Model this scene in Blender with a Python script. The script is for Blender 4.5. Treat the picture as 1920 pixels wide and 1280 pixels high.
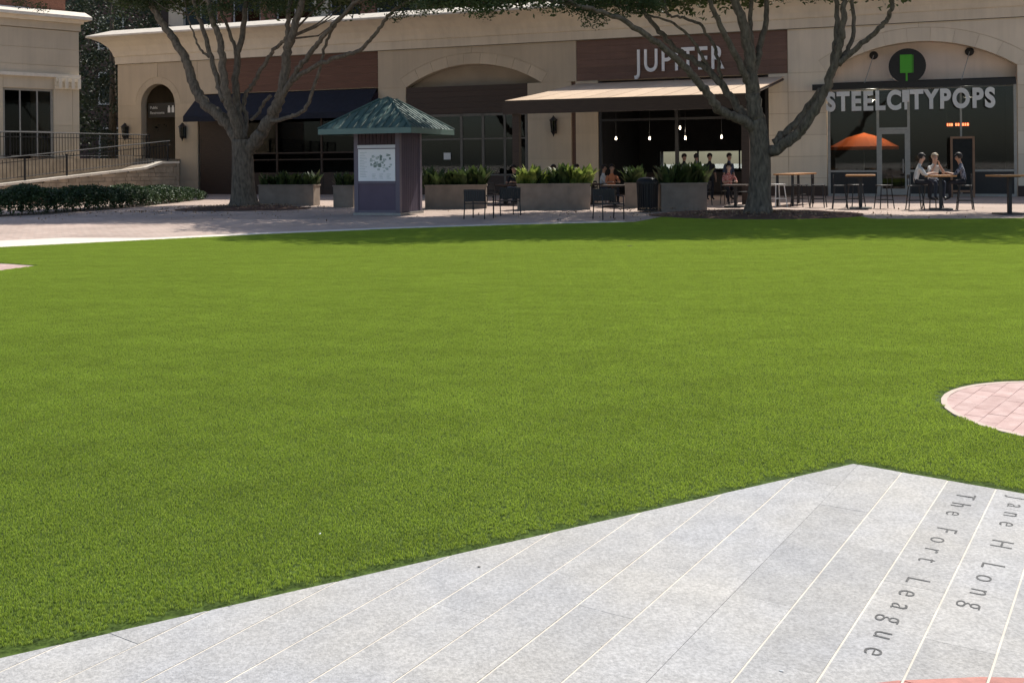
import bpy, bmesh, math, random
import numpy as np
from mathutils import Vector, Matrix
random.seed(7); RNG = np.random.default_rng(7)
sc = bpy.context.scene
COL = sc.collection
for o in list(bpy.data.objects): bpy.data.objects.remove(o)

# ------------------------------------------------------------------ camera, sky, sun, exposure
F = 1900.0; H = 1.5; ROLL = 0.009; HX, HY = 960.0, 305.0
cam = bpy.data.cameras.new('camera'); camo = bpy.data.objects.new('camera', cam); COL.objects.link(camo)
cam.sensor_width = 36; cam.lens = 36*F/1920; cam.shift_y = -(640-HY)/1920
cam.clip_start = 0.05; cam.clip_end = 3000
camo.matrix_world = Matrix.Translation((0, 0, H)) @ Matrix.Rotation(math.radians(90), 4, 'X') @ Matrix.Rotation(-ROLL, 4, 'Z')
sc.camera = camo
SUN_EL = math.radians(54); SUN_AZ = math.atan2(0.58, 0.81)          # clockwise from +Y
S = Vector((math.sin(SUN_AZ)*math.cos(SUN_EL), math.cos(SUN_AZ)*math.cos(SUN_EL), math.sin(SUN_EL)))
w = bpy.data.worlds.new('World'); sc.world = w; w.use_nodes = True
sky = w.node_tree.nodes.new('ShaderNodeTexSky'); sky.sky_type = 'NISHITA'; sky.sun_disc = False
sky.sun_elevation = SUN_EL; sky.sun_rotation = SUN_AZ; sky.dust_density = 1.5
bg = w.node_tree.nodes['Background']; bg.inputs['Strength'].default_value = 0.145
w.node_tree.links.new(sky.outputs[0], bg.inputs['Color'])
sl = bpy.data.lights.new('sun', 'SUN'); sl.energy = 5.0; sl.angle = math.radians(0.55); sl.color = (1, 0.95, 0.87)
so = bpy.data.objects.new('sun', sl); COL.objects.link(so); so.rotation_mode = 'QUATERNION'
so.rotation_quaternion = S.to_track_quat('Z', 'Y'); so.location = (20, 10, 40)
sc.view_settings.view_transform = 'Standard'; sc.view_settings.look = 'None'
sc.view_settings.gamma = 1; sc.view_settings.exposure = 0.0
sc.render.engine = 'CYCLES'

# ------------------------------------------------------------------ pixel helpers (photo 1920x1280)
def ray(px, py):
    dx = px-HX; dy = HY-py
    return (dx+dy*ROLL)/F, (-dx*ROLL+dy)/F
def gnd(px, py, z=0.0):
    a, b = ray(px, py); Y = (z-H)/b
    return Vector((a*Y, Y, z))
def atY(px, py, Y):
    a, b = ray(px, py); return Vector((a*Y, Y, H+b*Y))
PF = gnd(1680, 368); A = math.radians(20.5)
E_ = Vector((math.cos(A), -math.sin(A), 0)); N_ = Vector((-math.sin(A), -math.cos(A), 0))
def fac(px, py, d=0.0):
    a, b = ray(px, py); q = PF+N_*d
    Y = (q.x*N_.x+q.y*N_.y)/(a*N_.x+N_.y)
    return ((a*Y-q.x)*E_.x+(Y-q.y)*E_.y, H+b*Y)

# ------------------------------------------------------------------ materials
MATS = {}
def mat(name, col, rough=0.8, var=0.12, scale=6.0, bump=0.0, bscale=60.0, metal=0.0, col2=None, coords='Object', detail=5.0, stretch=None, spec=None):
    m = bpy.data.materials.new(name); m.use_nodes = True; nt = m.node_tree; N = nt.nodes; L = nt.links
    p = N['Principled BSDF']; p.inputs['Roughness'].default_value = rough; p.inputs['Metallic'].default_value = metal
    if spec is not None: p.inputs['Specular IOR Level'].default_value = spec
    tc = N.new('ShaderNodeTexCoord'); src = tc.outputs['Object']
    if coords == 'World': src = N.new('ShaderNodeNewGeometry').outputs['Position']
    if stretch:
        mp = N.new('ShaderNodeMapping'); mp.inputs['Scale'].default_value = stretch; L.new(src, mp.inputs[0]); src = mp.outputs[0]
    nz = N.new('ShaderNodeTexNoise'); nz.inputs['Scale'].default_value = scale; nz.inputs['Detail'].default_value = detail
    L.new(src, nz.inputs['Vector'])
    cr = N.new('ShaderNodeValToRGB'); cr.color_ramp.elements[0].position = 0.3; cr.color_ramp.elements[1].position = 0.72
    c2 = col2 if col2 else tuple(min(1, c*(1+var)) for c in col)
    cr.color_ramp.elements[0].color = tuple(c*(1-var) for c in col)+(1,); cr.color_ramp.elements[1].color = tuple(c2)+(1,)
    L.new(nz.outputs['Fac'], cr.inputs[0])
    oi = N.new('ShaderNodeObjectInfo'); mr = N.new('ShaderNodeMapRange'); mr.inputs[3].default_value = 0.93; mr.inputs[4].default_value = 1.07
    L.new(oi.outputs['Random'], mr.inputs[0])
    mx = N.new('ShaderNodeMix'); mx.data_type = 'RGBA'; mx.blend_type = 'MULTIPLY'; mx.inputs[0].default_value = 1
    L.new(cr.outputs[0], mx.inputs[6]); L.new(mr.outputs[0], mx.inputs[7]); L.new(mx.outputs[2], p.inputs['Base Color'])
    if bump:
        n2 = N.new('ShaderNodeTexNoise'); n2.inputs['Scale'].default_value = bscale; n2.inputs['Detail'].default_value = 6; L.new(src, n2.inputs['Vector'])
        b = N.new('ShaderNodeBump'); b.inputs['Strength'].default_value = bump; b.inputs['Distance'].default_value = 0.02
        L.new(n2.outputs['Fac'], b.inputs['Height']); L.new(b.outputs[0], p.inputs['Normal'])
    MATS[name] = m; return m
def emit(name, col, s):
    m = bpy.data.materials.new(name); m.use_nodes = True; p = m.node_tree.nodes['Principled BSDF']
    p.inputs['Base Color'].default_value = (*col, 1); p.inputs['Emission Color'].default_value = (*col, 1); p.inputs['Emission Strength'].default_value = s
    MATS[name] = m; return m
def glassmat(name, tint, refl=1.0):
    m = bpy.data.materials.new(name); m.use_nodes = True; N = m.node_tree.nodes; L = m.node_tree.links
    N.remove(N['Principled BSDF']); out = N['Material Output']
    t = N.new('ShaderNodeBsdfTransparent'); t.inputs[0].default_value = (*tint, 1)
    g = N.new('ShaderNodeBsdfGlossy'); g.inputs['Roughness'].default_value = 0.02
    fr = N.new('ShaderNodeFresnel'); fr.inputs[0].default_value = 1.45
    mu = N.new('ShaderNodeMath'); mu.operation = 'MULTIPLY'; mu.inputs[1].default_value = refl; L.new(fr.outputs[0], mu.inputs[0])
    mx = N.new('ShaderNodeMixShader'); L.new(mu.outputs[0], mx.inputs[0]); L.new(t.outputs[0], mx.inputs[1]); L.new(g.outputs[0], mx.inputs[2])
    L.new(mx.outputs[0], out.inputs[0]); MATS[name] = m; return m
def leafmat(name, col, col2, trans=0.35, scale=0.9, detail=3.0):
    m = mat(name, col, rough=0.55, col2=col2, scale=scale, coords='World', detail=detail, var=0.25)
    N = m.node_tree.nodes; L = m.node_tree.links; p = N['Principled BSDF']; out = N['Material Output']
    tr = N.new('ShaderNodeBsdfTranslucent'); mx = N.new('ShaderNodeMixShader'); mx.inputs[0].default_value = trans
    L.new(p.inputs['Base Color'].links[0].from_socket, tr.inputs[0]); L.new(p.outputs[0], mx.inputs[1]); L.new(tr.outputs[0], mx.inputs[2]); L.new(mx.outputs[0], out.inputs[0])
    return m

mat('stucco', (0.60, 0.505, 0.375), 0.9, 0.07, 0.7, 0.12, 40, coords='World')
mat('stucco_pale_lit', (0.78, 0.69, 0.55), 0.9, 0.06, 0.8, 0.1, 40, coords='World')  # paler stucco for trim; on the right bays it paints in brighter light
mat('cap_stone', (0.78, 0.70, 0.58), 0.85, 0.08, 3, 0.1, 40, coords='World')
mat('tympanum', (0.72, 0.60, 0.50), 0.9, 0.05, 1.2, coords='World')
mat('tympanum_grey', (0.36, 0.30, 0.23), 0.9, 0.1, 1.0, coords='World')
mat('brown_panel', (0.19, 0.112, 0.085), 0.75, 0.12, 1.0, coords='Object', stretch=(1, 1, 7))
mat('rust_panel', (0.15, 0.075, 0.05), 0.75, 0.14, 1.0, coords='Object', stretch=(1, 1, 7))
mat('dark_wood', (0.055, 0.034, 0.024), 0.6, 0.2, 3.0, coords='Object', stretch=(1, 1, 9))
mat('navy_fabric', (0.012, 0.016, 0.03), 0.9, 0.2, 5)
mat('awning_fabric', (0.62, 0.46, 0.32), 0.9, 0.06, 2.0, 0.05, 30)
mat('frame_wood', (0.30, 0.17, 0.10), 0.6, 0.15, 4)
mat('bronze_metal', (0.13, 0.12, 0.105), 0.5, 0.1, 8, metal=0.3)
mat('dark_metal', (0.018, 0.018, 0.02), 0.5, 0.15, 8, metal=0.3)
mat('black_paint', (0.012, 0.012, 0.014), 0.45, 0.15, 8)
mat('grey_metal', (0.36, 0.35, 0.33), 0.45, 0.1, 8, metal=0.5)
mat('white_metal', (0.72, 0.71, 0.68), 0.5, 0.06, 8)
mat('letter_white', (0.95, 0.95, 0.95), 0.5, 0.03, 8)
mat('letter_grey', (0.78, 0.78, 0.75), 0.5, 0.05, 8)
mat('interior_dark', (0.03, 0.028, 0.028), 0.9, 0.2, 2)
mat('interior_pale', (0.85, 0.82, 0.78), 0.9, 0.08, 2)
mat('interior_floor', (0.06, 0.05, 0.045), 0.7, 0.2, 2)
mat('brick_red', (0.30, 0.135, 0.085), 0.9, 0.2, 14, 0.3, 60, coords='World')
mat('dark_brick', (0.09, 0.055, 0.045), 0.9, 0.2, 3, coords='World')
mat('bark', (0.15, 0.122, 0.088), 0.95, 0.5, 5, 1.0, 16, coords='World', stretch=(3, 3, 1))
leafmat('oak_leaf', (0.045, 0.075, 0.022), (0.10, 0.14, 0.045))
leafmat('dark_leaf', (0.018, 0.03, 0.016), (0.05, 0.075, 0.03), 0.2)
leafmat('hedge_leaf', (0.03, 0.062, 0.022), (0.075, 0.125, 0.045), 0.25, 3.0)
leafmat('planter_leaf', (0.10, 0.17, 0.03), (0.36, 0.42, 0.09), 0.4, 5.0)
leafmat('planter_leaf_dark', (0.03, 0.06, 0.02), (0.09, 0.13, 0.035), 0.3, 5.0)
mat('planter_box', (0.27, 0.22, 0.175), 0.85, 0.18, 3.0, 0.2, 30, coords='World')
mat('soil', (0.03, 0.022, 0.016), 1, 0.3, 20)
mat('purple_siding', (0.06, 0.047, 0.075), 0.6, 0.1, 3)
mat('purple_panel', (0.115, 0.082, 0.12), 0.55, 0.08, 3)
mat('purple_post', (0.16, 0.135, 0.165), 0.55, 0.06, 3)
mat('dark_slat', (0.055, 0.03, 0.035), 0.7, 0.2, 4)
mat('green_roof', (0.06, 0.115, 0.10), 0.6, 0.25, 2.5, coords='World')
mat('green_fascia', (0.11, 0.19, 0.165), 0.45, 0.08, 3.0)
mat('board_white', (0.90, 0.90, 0.88), 0.5, 0.02, 3)
mat('board_header', (0.70, 0.70, 0.72), 0.5, 0.02, 3)
mat('map_ink', (0.22, 0.28, 0.24), 0.7, 0.25, 9)
mat('map_ink_pale', (0.52, 0.57, 0.53), 0.7, 0.15, 9)
mat('wood_top', (0.50, 0.24, 0.085), 0.5, 0.15, 3, coords='Object', stretch=(1, 8, 1))
mat('orange_fabric', (0.85, 0.16, 0.03), 0.8, 0.06, 3)
mat('flagstone', (0.36, 0.29, 0.21), 0.95, 0.25, 2.2, 0.5, 14, coords='World')
mat('mulch', (0.10, 0.05, 0.032), 1, 0.45, 16, 0.8, 30, coords='World', detail=9)
mat('concrete_band', (0.70, 0.63, 0.54), 0.9, 0.08, 4, coords='World')
mat('pop_green', (0.08, 0.42, 0.03), 0.5, 0.05, 3)
mat('pop_green_dark', (0.05, 0.25, 0.02), 0.5, 0.05, 3)
mat('chalk', (0.012, 0.014, 0.013), 0.8, 0.3, 6)
mat('paper', (0.75, 0.76, 0.74), 0.8, 0.03, 5)
mat('engraving', (0.12, 0.118, 0.112), 0.95, 0.2, 30, coords='World')
mat('joint_dark', (0.10, 0.095, 0.085), 0.95, 0.2, 30, coords='World')
mat('mortar', (0.72, 0.66, 0.56), 0.95, 0.12, 9, coords='World')
mat('skin', (0.42, 0.24, 0.16), 0.6, 0.06, 8)
mat('skin_pale', (0.58, 0.37, 0.27), 0.6, 0.06, 8)
mat('hair_dark', (0.018, 0.012, 0.01), 0.6, 0.3, 20)
mat('hair_pale', (0.45, 0.36, 0.25), 0.6, 0.2, 20)
mat('cloth_black', (0.02, 0.02, 0.025), 0.9, 0.2, 8)
mat('cloth_orange', (0.55, 0.20, 0.09), 0.9, 0.1, 8)
mat('cloth_red', (0.45, 0.06, 0.05), 0.9, 0.1, 22, col2=(0.75, 0.45, 0.38), detail=1)
mat('cloth_white', (0.68, 0.67, 0.64), 0.9, 0.06, 8)
mat('cloth_grey', (0.22, 0.22, 0.24), 0.9, 0.1, 8)
mat('cloth_navy', (0.03, 0.035, 0.06), 0.9, 0.1, 26, col2=(0.35, 0.36, 0.42), detail=1)
mat('cloth_jean', (0.05, 0.07, 0.11), 0.9, 0.1, 8)
emit('bulb', (1, 0.86, 0.66), 5); emit('neon', (1, 0.16, 0.06), 10)
glassmat('glass', (0.62, 0.66, 0.66), 0.8); glassmat('glass_dark', (0.35, 0.38, 0.38), 0.5)

# stone slabs: flamed granite speckle
def stone():
    m = mat('granite', (0.415, 0.41, 0.395), 0.85, 0.08, 9, 0.25, 160, coords='World', detail=8)
    N = m.node_tree.nodes; L = m.node_tree.links; p = N['Principled BSDF']
    src = p.inputs['Base Color'].links[0].from_socket
    g = N.new('ShaderNodeNewGeometry'); nz = N.new('ShaderNodeTexNoise'); nz.inputs['Scale'].default_value = 95; nz.inputs['Detail'].default_value = 3
    L.new(g.outputs['Position'], nz.inputs['Vector']); r = N.new('ShaderNodeMapRange'); r.inputs[1].default_value = 0.3; r.inputs[2].default_value = 0.7; r.inputs[3].default_value = 0.78; r.inputs[4].default_value = 1.2
    L.new(nz.outputs['Fac'], r.inputs[0]); mx = N.new('ShaderNodeMix'); mx.data_type = 'RGBA'; mx.blend_type = 'MULTIPLY'; mx.inputs[0].default_value = 1
    L.new(src, mx.inputs[6]); L.new(r.outputs[0], mx.inputs[7])
    n3 = N.new('ShaderNodeTexNoise'); n3.inputs['Scale'].default_value = 1.6; n3.inputs['Detail'].default_value = 4; L.new(g.outputs['Position'], n3.inputs['Vector'])
    r3 = N.new('ShaderNodeValToRGB'); r3.color_ramp.elements[0].position = .35; r3.color_ramp.elements[1].position = .65
    r3.color_ramp.elements[0].color = (0.95, 0.955, 0.98, 1); r3.color_ramp.elements[1].color = (1.05, 1.02, 0.97, 1); L.new(n3.outputs['Fac'], r3.inputs[0])
    m2 = N.new('ShaderNodeMix'); m2.data_type = 'RGBA'; m2.blend_type = 'MULTIPLY'; m2.inputs[0].default_value = 1
    L.new(mx.outputs[2], m2.inputs[6]); L.new(r3.outputs[0], m2.inputs[7]); L.new(m2.outputs[2], p.inputs['Base Color'])
stone()
mat('pink_brick', (0.55, 0.365, 0.32), 0.9, 0.12, 10, 0.3, 90, coords='World', col2=(0.63, 0.46, 0.41))
mat('pink_granite', (0.50, 0.22, 0.18), 0.85, 0.16, 30, 0.2, 160, coords='World', detail=6)
mat('patch_mortar', (0.54, 0.39, 0.34), 0.9, 0.08, 12, coords='World')
mat('cream_edge', (0.56, 0.45, 0.37), 0.9, 0.08, 12, coords='World')

def plaza_mat():
    m = bpy.data.materials.new('plaza_brick'); m.use_nodes = True; N = m.node_tree.nodes; L = m.node_tree.links; p = N['Principled BSDF']; p.inputs['Roughness'].default_value = 0.9
    g = N.new('ShaderNodeNewGeometry'); mp = N.new('ShaderNodeMapping'); mp.inputs['Rotation'].default_value = (0, 0, A); L.new(g.outputs['Position'], mp.inputs[0])
    b = N.new('ShaderNodeTexBrick'); b.inputs['Scale'].default_value = 1.0; b.inputs['Brick Width'].default_value = 0.2; b.inputs['Row Height'].default_value = 0.1; b.inputs['Mortar Size'].default_value = 0.006
    b.inputs['Color1'].default_value = (0.44, 0.325, 0.265, 1); b.inputs['Color2'].default_value = (0.54, 0.425, 0.355, 1); b.inputs['Mortar'].default_value = (0.33, 0.27, 0.23, 1)
    L.new(mp.outputs[0], b.inputs['Vector'])
    nz = N.new('ShaderNodeTexNoise'); nz.inputs['Scale'].default_value = 0.5; nz.inputs['Detail'].default_value = 5; L.new(g.outputs['Position'], nz.inputs['Vector'])
    r = N.new('ShaderNodeMapRange'); r.inputs[1].default_value = .3; r.inputs[2].default_value = .7; r.inputs[3].default_value = .85; r.inputs[4].default_value = 1.15; L.new(nz.outputs['Fac'], r.inputs[0])
    mx = N.new('ShaderNodeMix'); mx.data_type = 'RGBA'; mx.blend_type = 'MULTIPLY'; mx.inputs[0].default_value = 1
    L.new(b.outputs['Color'], mx.inputs[6]); L.new(r.outputs[0], mx.inputs[7]); L.new(mx.outputs[2], p.inputs['Base Color'])
    MATS['plaza_brick'] = m
plaza_mat()

def turf_mat():
    m = bpy.data.materials.new('turf_blade'); m.use_nodes = True; N = m.node_tree.nodes; L = m.node_tree.links; p = N['Principled BSDF']; out = N['Material Output']
    p.inputs['Roughness'].default_value = 0.6; p.inputs['Specular IOR Level'].default_value = 0.3
    p.inputs['Sheen Weight'].default_value = 0.45; p.inputs['Sheen Roughness'].default_value = 0.35; p.inputs['Sheen Tint'].default_value = (0.8, 1, 0.6, 1)
    g = N.new('ShaderNodeNewGeometry')
    at = N.new('ShaderNodeAttribute'); at.attribute_name = 'tone'
    cr = N.new('ShaderNodeValToRGB'); e = cr.color_ramp.elements
    e[0].color = (0.36, 0.50, 0.045, 1); e[1].color = (0.66, 0.74, 0.17, 1)
    e2 = cr.color_ramp.elements.new(0.55); e2.color = (0.50, 0.655, 0.08, 1)
    L.new(at.outputs['Fac'], cr.inputs[0])
    ah = N.new('ShaderNodeAttribute'); ah.attribute_name = 'along'          # colour runs from dark olive at the root to pale at the tip
    ct = N.new('ShaderNodeValToRGB'); ct.color_ramp.elements[0].position = .1; ct.color_ramp.elements[0].color = (0, 0, 0, 1); ct.color_ramp.elements[1].position = .95; ct.color_ramp.elements[1].color = (1, 1, 1, 1); L.new(ah.outputs['Fac'], ct.inputs[0])
    cm = N.new('ShaderNodeMix'); cm.data_type = 'RGBA'; L.new(ct.outputs[0], cm.inputs[0]); cm.inputs[6].default_value = (0.11, 0.155, 0.02, 1); L.new(cr.outputs[0], cm.inputs[7])
    def nz(scale, stretch, lo, hi, detail=4):
        mp = N.new('ShaderNodeMapping'); mp.inputs['Scale'].default_value = stretch; mp.inputs['Rotation'].default_value = (0, 0, 0.25); L.new(g.outputs['Position'], mp.inputs[0])
        n = N.new('ShaderNodeTexNoise'); n.inputs['Scale'].default_value = scale; n.inputs['Detail'].default_value = detail; L.new(mp.outputs[0], n.inputs['Vector'])
        r = N.new('ShaderNodeMapRange'); r.inputs[1].default_value = .32; r.inputs[2].default_value = .68; r.inputs[3].default_value = lo; r.inputs[4].default_value = hi; L.new(n.outputs['Fac'], r.inputs[0]); return r.outputs[0]
    a = nz(1.0, (0.8, 2.2, 1), 0.92, 1.07); b = nz(5.0, (1, 1, 1), 0.92, 1.08)
    mm = N.new('ShaderNodeMath'); mm.operation = 'MULTIPLY'; L.new(a, mm.inputs[0]); L.new(b, mm.inputs[1])
    mx = N.new('ShaderNodeMix'); mx.data_type = 'RGBA'; mx.blend_type = 'MULTIPLY'; mx.inputs[0].default_value = 1
    L.new(cm.outputs[2], mx.inputs[6]); L.new(mm.outputs[0], mx.inputs[7]); L.new(mx.outputs[2], p.inputs['Base Color'])
    tr = N.new('ShaderNodeBsdfTranslucent'); L.new(mx.outputs[2], tr.inputs[0]); ms = N.new('ShaderNodeMixShader'); ms.inputs[0].default_value = 0.55
    L.new(p.outputs[0], ms.inputs[1]); L.new(tr.outputs[0], ms.inputs[2]); L.new(ms.outputs[0], out.inputs[0])
    MATS['turf_blade'] = m
turf_mat()
def streaks(name, lo=.80):
    m = MATS[name]; N = m.node_tree.nodes; L = m.node_tree.links; p = N['Principled BSDF']; src = p.inputs['Base Color'].links[0].from_socket
    g = N.new('ShaderNodeNewGeometry'); mp = N.new('ShaderNodeMapping'); mp.inputs['Scale'].default_value = (2.2, 2.2, .16); L.new(g.outputs['Position'], mp.inputs[0])
    n = N.new('ShaderNodeTexNoise'); n.inputs['Scale'].default_value = 1.3; n.inputs['Detail'].default_value = 7; n.inputs['Roughness'].default_value = .65; L.new(mp.outputs[0], n.inputs['Vector'])
    q = N.new('ShaderNodeMapRange'); q.inputs[1].default_value = .36; q.inputs[2].default_value = .56; q.inputs[3].default_value = lo; q.inputs[4].default_value = 1.0; L.new(n.outputs['Fac'], q.inputs[0])
    mx = N.new('ShaderNodeMix'); mx.data_type = 'RGBA'; mx.blend_type = 'MULTIPLY'; mx.inputs[0].default_value = 1; L.new(src, mx.inputs[6]); L.new(q.outputs[0], mx.inputs[7]); L.new(mx.outputs[2], p.inputs['Base Color'])
for k_ in ('stucco', 'stucco_pale_lit', 'cap_stone', 'tympanum', 'planter_box', 'brown_panel', 'green_roof', 'awning_fabric'): streaks(k_, .92)
mat('turf_backing', (0.06, 0.10, 0.01), 1, 0.3, 30, coords='World')

# ------------------------------------------------------------------ mesh helpers
def link(name, me, parent=None, mats=(), loc=None, rotz=0.0):
    o = bpy.data.objects.new(name, me); COL.objects.link(o)
    if me is not None:
        if not me.materials:
            for k in (mats if isinstance(mats, (list, tuple)) else [mats]): me.materials.append(MATS[k])
    if parent: o.parent = parent
    if loc is not None: o.location = loc
    if rotz: o.rotation_euler = (0, 0, rotz)
    return o
def thing(name, label, cat, loc=(0, 0, 0), rotz=0.0, group=None):
    o = bpy.data.objects.new(name, None); COL.objects.link(o); o.location = loc; o.rotation_euler = (0, 0, rotz); o.empty_display_size = 0.2
    o['label'] = label; o['category'] = cat
    if group: o['group'] = group
    return o
def struct(o): o['kind'] = 'structure'; return o
class MB:
    def __init__(s): s.v = []; s.f = []
    def add(s, vs, fs):
        b = len(s.v); s.v += [tuple(v) for v in vs]; s.f += [tuple(b+i for i in f) for f in fs]; return s
    def box(s, x0, x1, y0, y1, z0, z1):
        return s.add([(x0, y0, z0), (x1, y0, z0), (x1, y1, z0), (x0, y1, z0), (x0, y0, z1), (x1, y0, z1), (x1, y1, z1), (x0, y1, z1)],
                     [(3, 2, 1, 0), (4, 5, 6, 7), (0, 1, 5, 4), (1, 2, 6, 5), (2, 3, 7, 6), (3, 0, 4, 7)])
    def bar(s, a, b, r, r2=None, seg=8):
        return s.tube([a, b], [r, r if r2 is None else r2], seg)
    def tube(s, pts, rad, seg=8, cap=True):
        pts = [Vector(p) for p in pts]; n = len(pts); vs = []; prev = None
        for i in range(n):
            t = (pts[min(i+1, n-1)]-pts[max(i-1, 0)]).normalized()
            if prev is None:
                up = Vector((0, 0, 1)) if abs(t.z) < 0.9 else Vector((1, 0, 0)); u = t.cross(up).normalized()
            else: u = (prev-t*prev.dot(t)).normalized()
            prev = u; v = t.cross(u)
            for k in range(seg):
                an = 2*math.pi*k/seg; vs.append(pts[i]+(u*math.cos(an)+v*math.sin(an))*rad[i])
        fs = []
        for i in range(n-1):
            for k in range(seg):
                k2 = (k+1) % seg; fs.append((i*seg+k, i*seg+k2, (i+1)*seg+k2, (i+1)*seg+k))
        if cap: fs.append(tuple(range(seg))[::-1]); fs.append(tuple((n-1)*seg+k for k in range(seg)))
        return s.add(vs, fs)
    def lathe(s, prof, seg=16, c=(0, 0, 0)):
        vs = []; fs = []
        for r, z in prof:
            for k in range(seg):
                an = 2*math.pi*k/seg; vs.append((c[0]+r*math.cos(an), c[1]+r*math.sin(an), c[2]+z))
        for i in range(len(prof)-1):
            for k in range(seg):
                k2 = (k+1) % seg; fs.append((i*seg+k, i*seg+k2, (i+1)*seg+k2, (i+1)*seg+k))
        fs.append(tuple(range(seg))[::-1]); fs.append(tuple((len(prof)-1)*seg+k for k in range(seg)))
        return s.add(vs, fs)
    def prism(s, poly, d0, d1):
        """poly in (s,z); extruded along local -y from d0 (back) to d1 (front)"""
        n = len(poly); vs = [(p[0], -d1, p[1]) for p in poly]+[(p[0], -d0, p[1]) for p in poly]
        fs = [tuple(range(n)), tuple(range(2*n-1, n-1, -1))]+[((i+1) % n, i, n+i, n+(i+1) % n) for i in range(n)]
        return s.add(vs, fs)
    def slab(s, poly, z0, z1):
        n = len(poly); vs = [(p[0], p[1], z1) for p in poly]+[(p[0], p[1], z0) for p in poly]
        fs = [tuple(range(n)), tuple(range(2*n-1, n-1, -1))]+[((i+1) % n, i, n+i, n+(i+1) % n) for i in range(n)]
        return s.add(vs, fs)
    def mesh(s, name='m', smooth=False):
        me = bpy.data.meshes.new(name); me.from_pydata(s.v, [], s.f)
        bm = bmesh.new(); bm.from_mesh(me); bmesh.ops.recalc_face_normals(bm, faces=bm.faces); bm.to_mesh(me); bm.free()
        if smooth: me.polygons.foreach_set('use_smooth', [True]*len(me.polygons))
        me.update(); return me
    def build(s, name, m, parent=None, smooth=False, bevel=0.0, **k):
        o = link(name, s.mesh(name, smooth), parent, m, **k)
        if bevel:
            b = o.modifiers.new('bevel', 'BEVEL'); b.width = bevel; b.segments = 2; b.limit_method = 'ANGLE'
        return o
def copy_tree(o, parent=None):
    c = o.copy(); COL.objects.link(c); c.parent = parent
    for ch in o.children: copy_tree(ch, c)
    return c
def clip(poly, a, b):
    """keep the part of poly to the left of a->b"""
    out = []; n = len(poly)
    def sd(p): return (b[0]-a[0])*(p[1]-a[1])-(b[1]-a[1])*(p[0]-a[0])
    for i in range(n):
        p, q = poly[i], poly[(i+1) % n]; sp, sq = sd(p), sd(q)
        if sp >= 0: out.append(p)
        if (sp > 0 and sq < 0) or (sp < 0 and sq > 0):
            t = sp/(sp-sq); out.append((p[0]+(q[0]-p[0])*t, p[1]+(q[1]-p[1])*t))
    return out
def clip_convex(poly, conv):
    for i in range(len(conv)):
        poly = clip(poly, conv[i], conv[(i+1) % len(conv)])
        if len(poly) < 3: return []
    return poly
def area(poly): return 0.5*sum(poly[i][0]*poly[(i+1) % len(poly)][1]-poly[(i+1) % len(poly)][0]*poly[i][1] for i in range(len(poly)))
def inside(poly, X, Y):
    X = np.asarray(X); Y = np.asarray(Y); c = np.zeros(X.shape, bool); n = len(poly)
    for i in range(n):
        x1, y1 = poly[i]; x2, y2 = poly[(i+1) % n]
        if y1 == y2: continue
        c ^= ((y1 > Y) != (y2 > Y)) & (X < (x2-x1)*(Y-y1)/(y2-y1)+x1)
    return c
def leaf_mesh(name, C, size, m, aspect=0.55, droop=0.0, upbias=0.3):
    """numpy: one bent diamond (2 tris) per leaf centre"""
    n = len(C); C = np.asarray(C, float); size = np.broadcast_to(size, (n,)) if np.isscalar(size) else size
    d = RNG.normal(size=(n, 3)); d[:, 2] = d[:, 2]*0.7-droop; d /= np.linalg.norm(d, axis=1)[:, None]
    nn = RNG.normal(size=(n, 3)); nn[:, 2] += upbias*2
    s = np.cross(d, nn); s /= np.linalg.norm(s, axis=1)[:, None]+1e-9
    L = size[:, None]; V = np.stack([C-d*L*.5, C+s*L*.5*aspect, C+d*L*.5, C-s*L*.5*aspect], 1).reshape(-1, 3)
    me = bpy.data.meshes.new(name); me.vertices.add(4*n); me.vertices.foreach_set('co', V.ravel())
    me.loops.add(4*n); me.loops.foreach_set('vertex_index', np.arange(4*n)); me.polygons.add(n)
    me.polygons.foreach_set('loop_start', np.arange(0, 4*n, 4)); me.update(calc_edges=True)
    me.materials.append(MATS[m]); return me

# ------------------------------------------------------------------ ground, plaza, lawn, stone paving
gm = MB().add([(-400, -300, -0.06), (400, -300, -0.06), (400, 500, -0.06), (-400, 500, -0.06)], [(0, 1, 2, 3)])
o = struct(gm.build('ground', 'concrete_band'))
LAWN_FAR = [(-15.5, 9), (-13.4, 14.2), tuple(gnd(0, 467).xy), tuple(gnd(160, 459).xy), tuple(gnd(300, 452).xy), tuple(gnd(500, 442).xy), tuple(gnd(750, 431.5).xy), tuple(gnd(960, 424.5).xy), tuple(gnd(1190, 419).xy)]
bedc = gnd(1420, 404).xy
LAWN_BED = []
for t in (200, 220, 240, 258, 275, 292, 308, 322): LAWN_BED.append((bedc[0]+2.9*math.cos(math.radians(t)), bedc[1]+2.6*math.sin(math.radians(t))))
LAWN_RIGHT = [tuple(gnd(1640, 413).xy), tuple(gnd(1780, 413).xy), tuple(gnd(1920, 412).xy), (17.5, 24.0), (21, 15), (19, 2), (12, -8), (-12, -8), (-16, 0)]
LAWN = LAWN_FAR+LAWN_BED+LAWN_RIGHT
pB = gnd(1600, 879).xy; pA = gnd(0, 1249).xy; pC = gnd(1920, 936).xy
dl = (pA-pB).normalized(); dr = (pC-pB).normalized()
PAVE = [tuple(pB), tuple(pB+dl*9.5), (-5.5, -7.0), (6.0, -7.0), tuple(pB+dr*9.0)]   # counter clockwise
# plaza: one sheet around the square, below the lawn and the paving
struct(MB().slab([(-70, -60), (70, -60), (70, 90), (-70, 90)], -0.05, 0.0).build('plaza_pavement', 'plaza_brick'))
struct(MB().slab(LAWN, 0.001, 0.018).build('turf_backing', 'turf_backing'))
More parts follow.
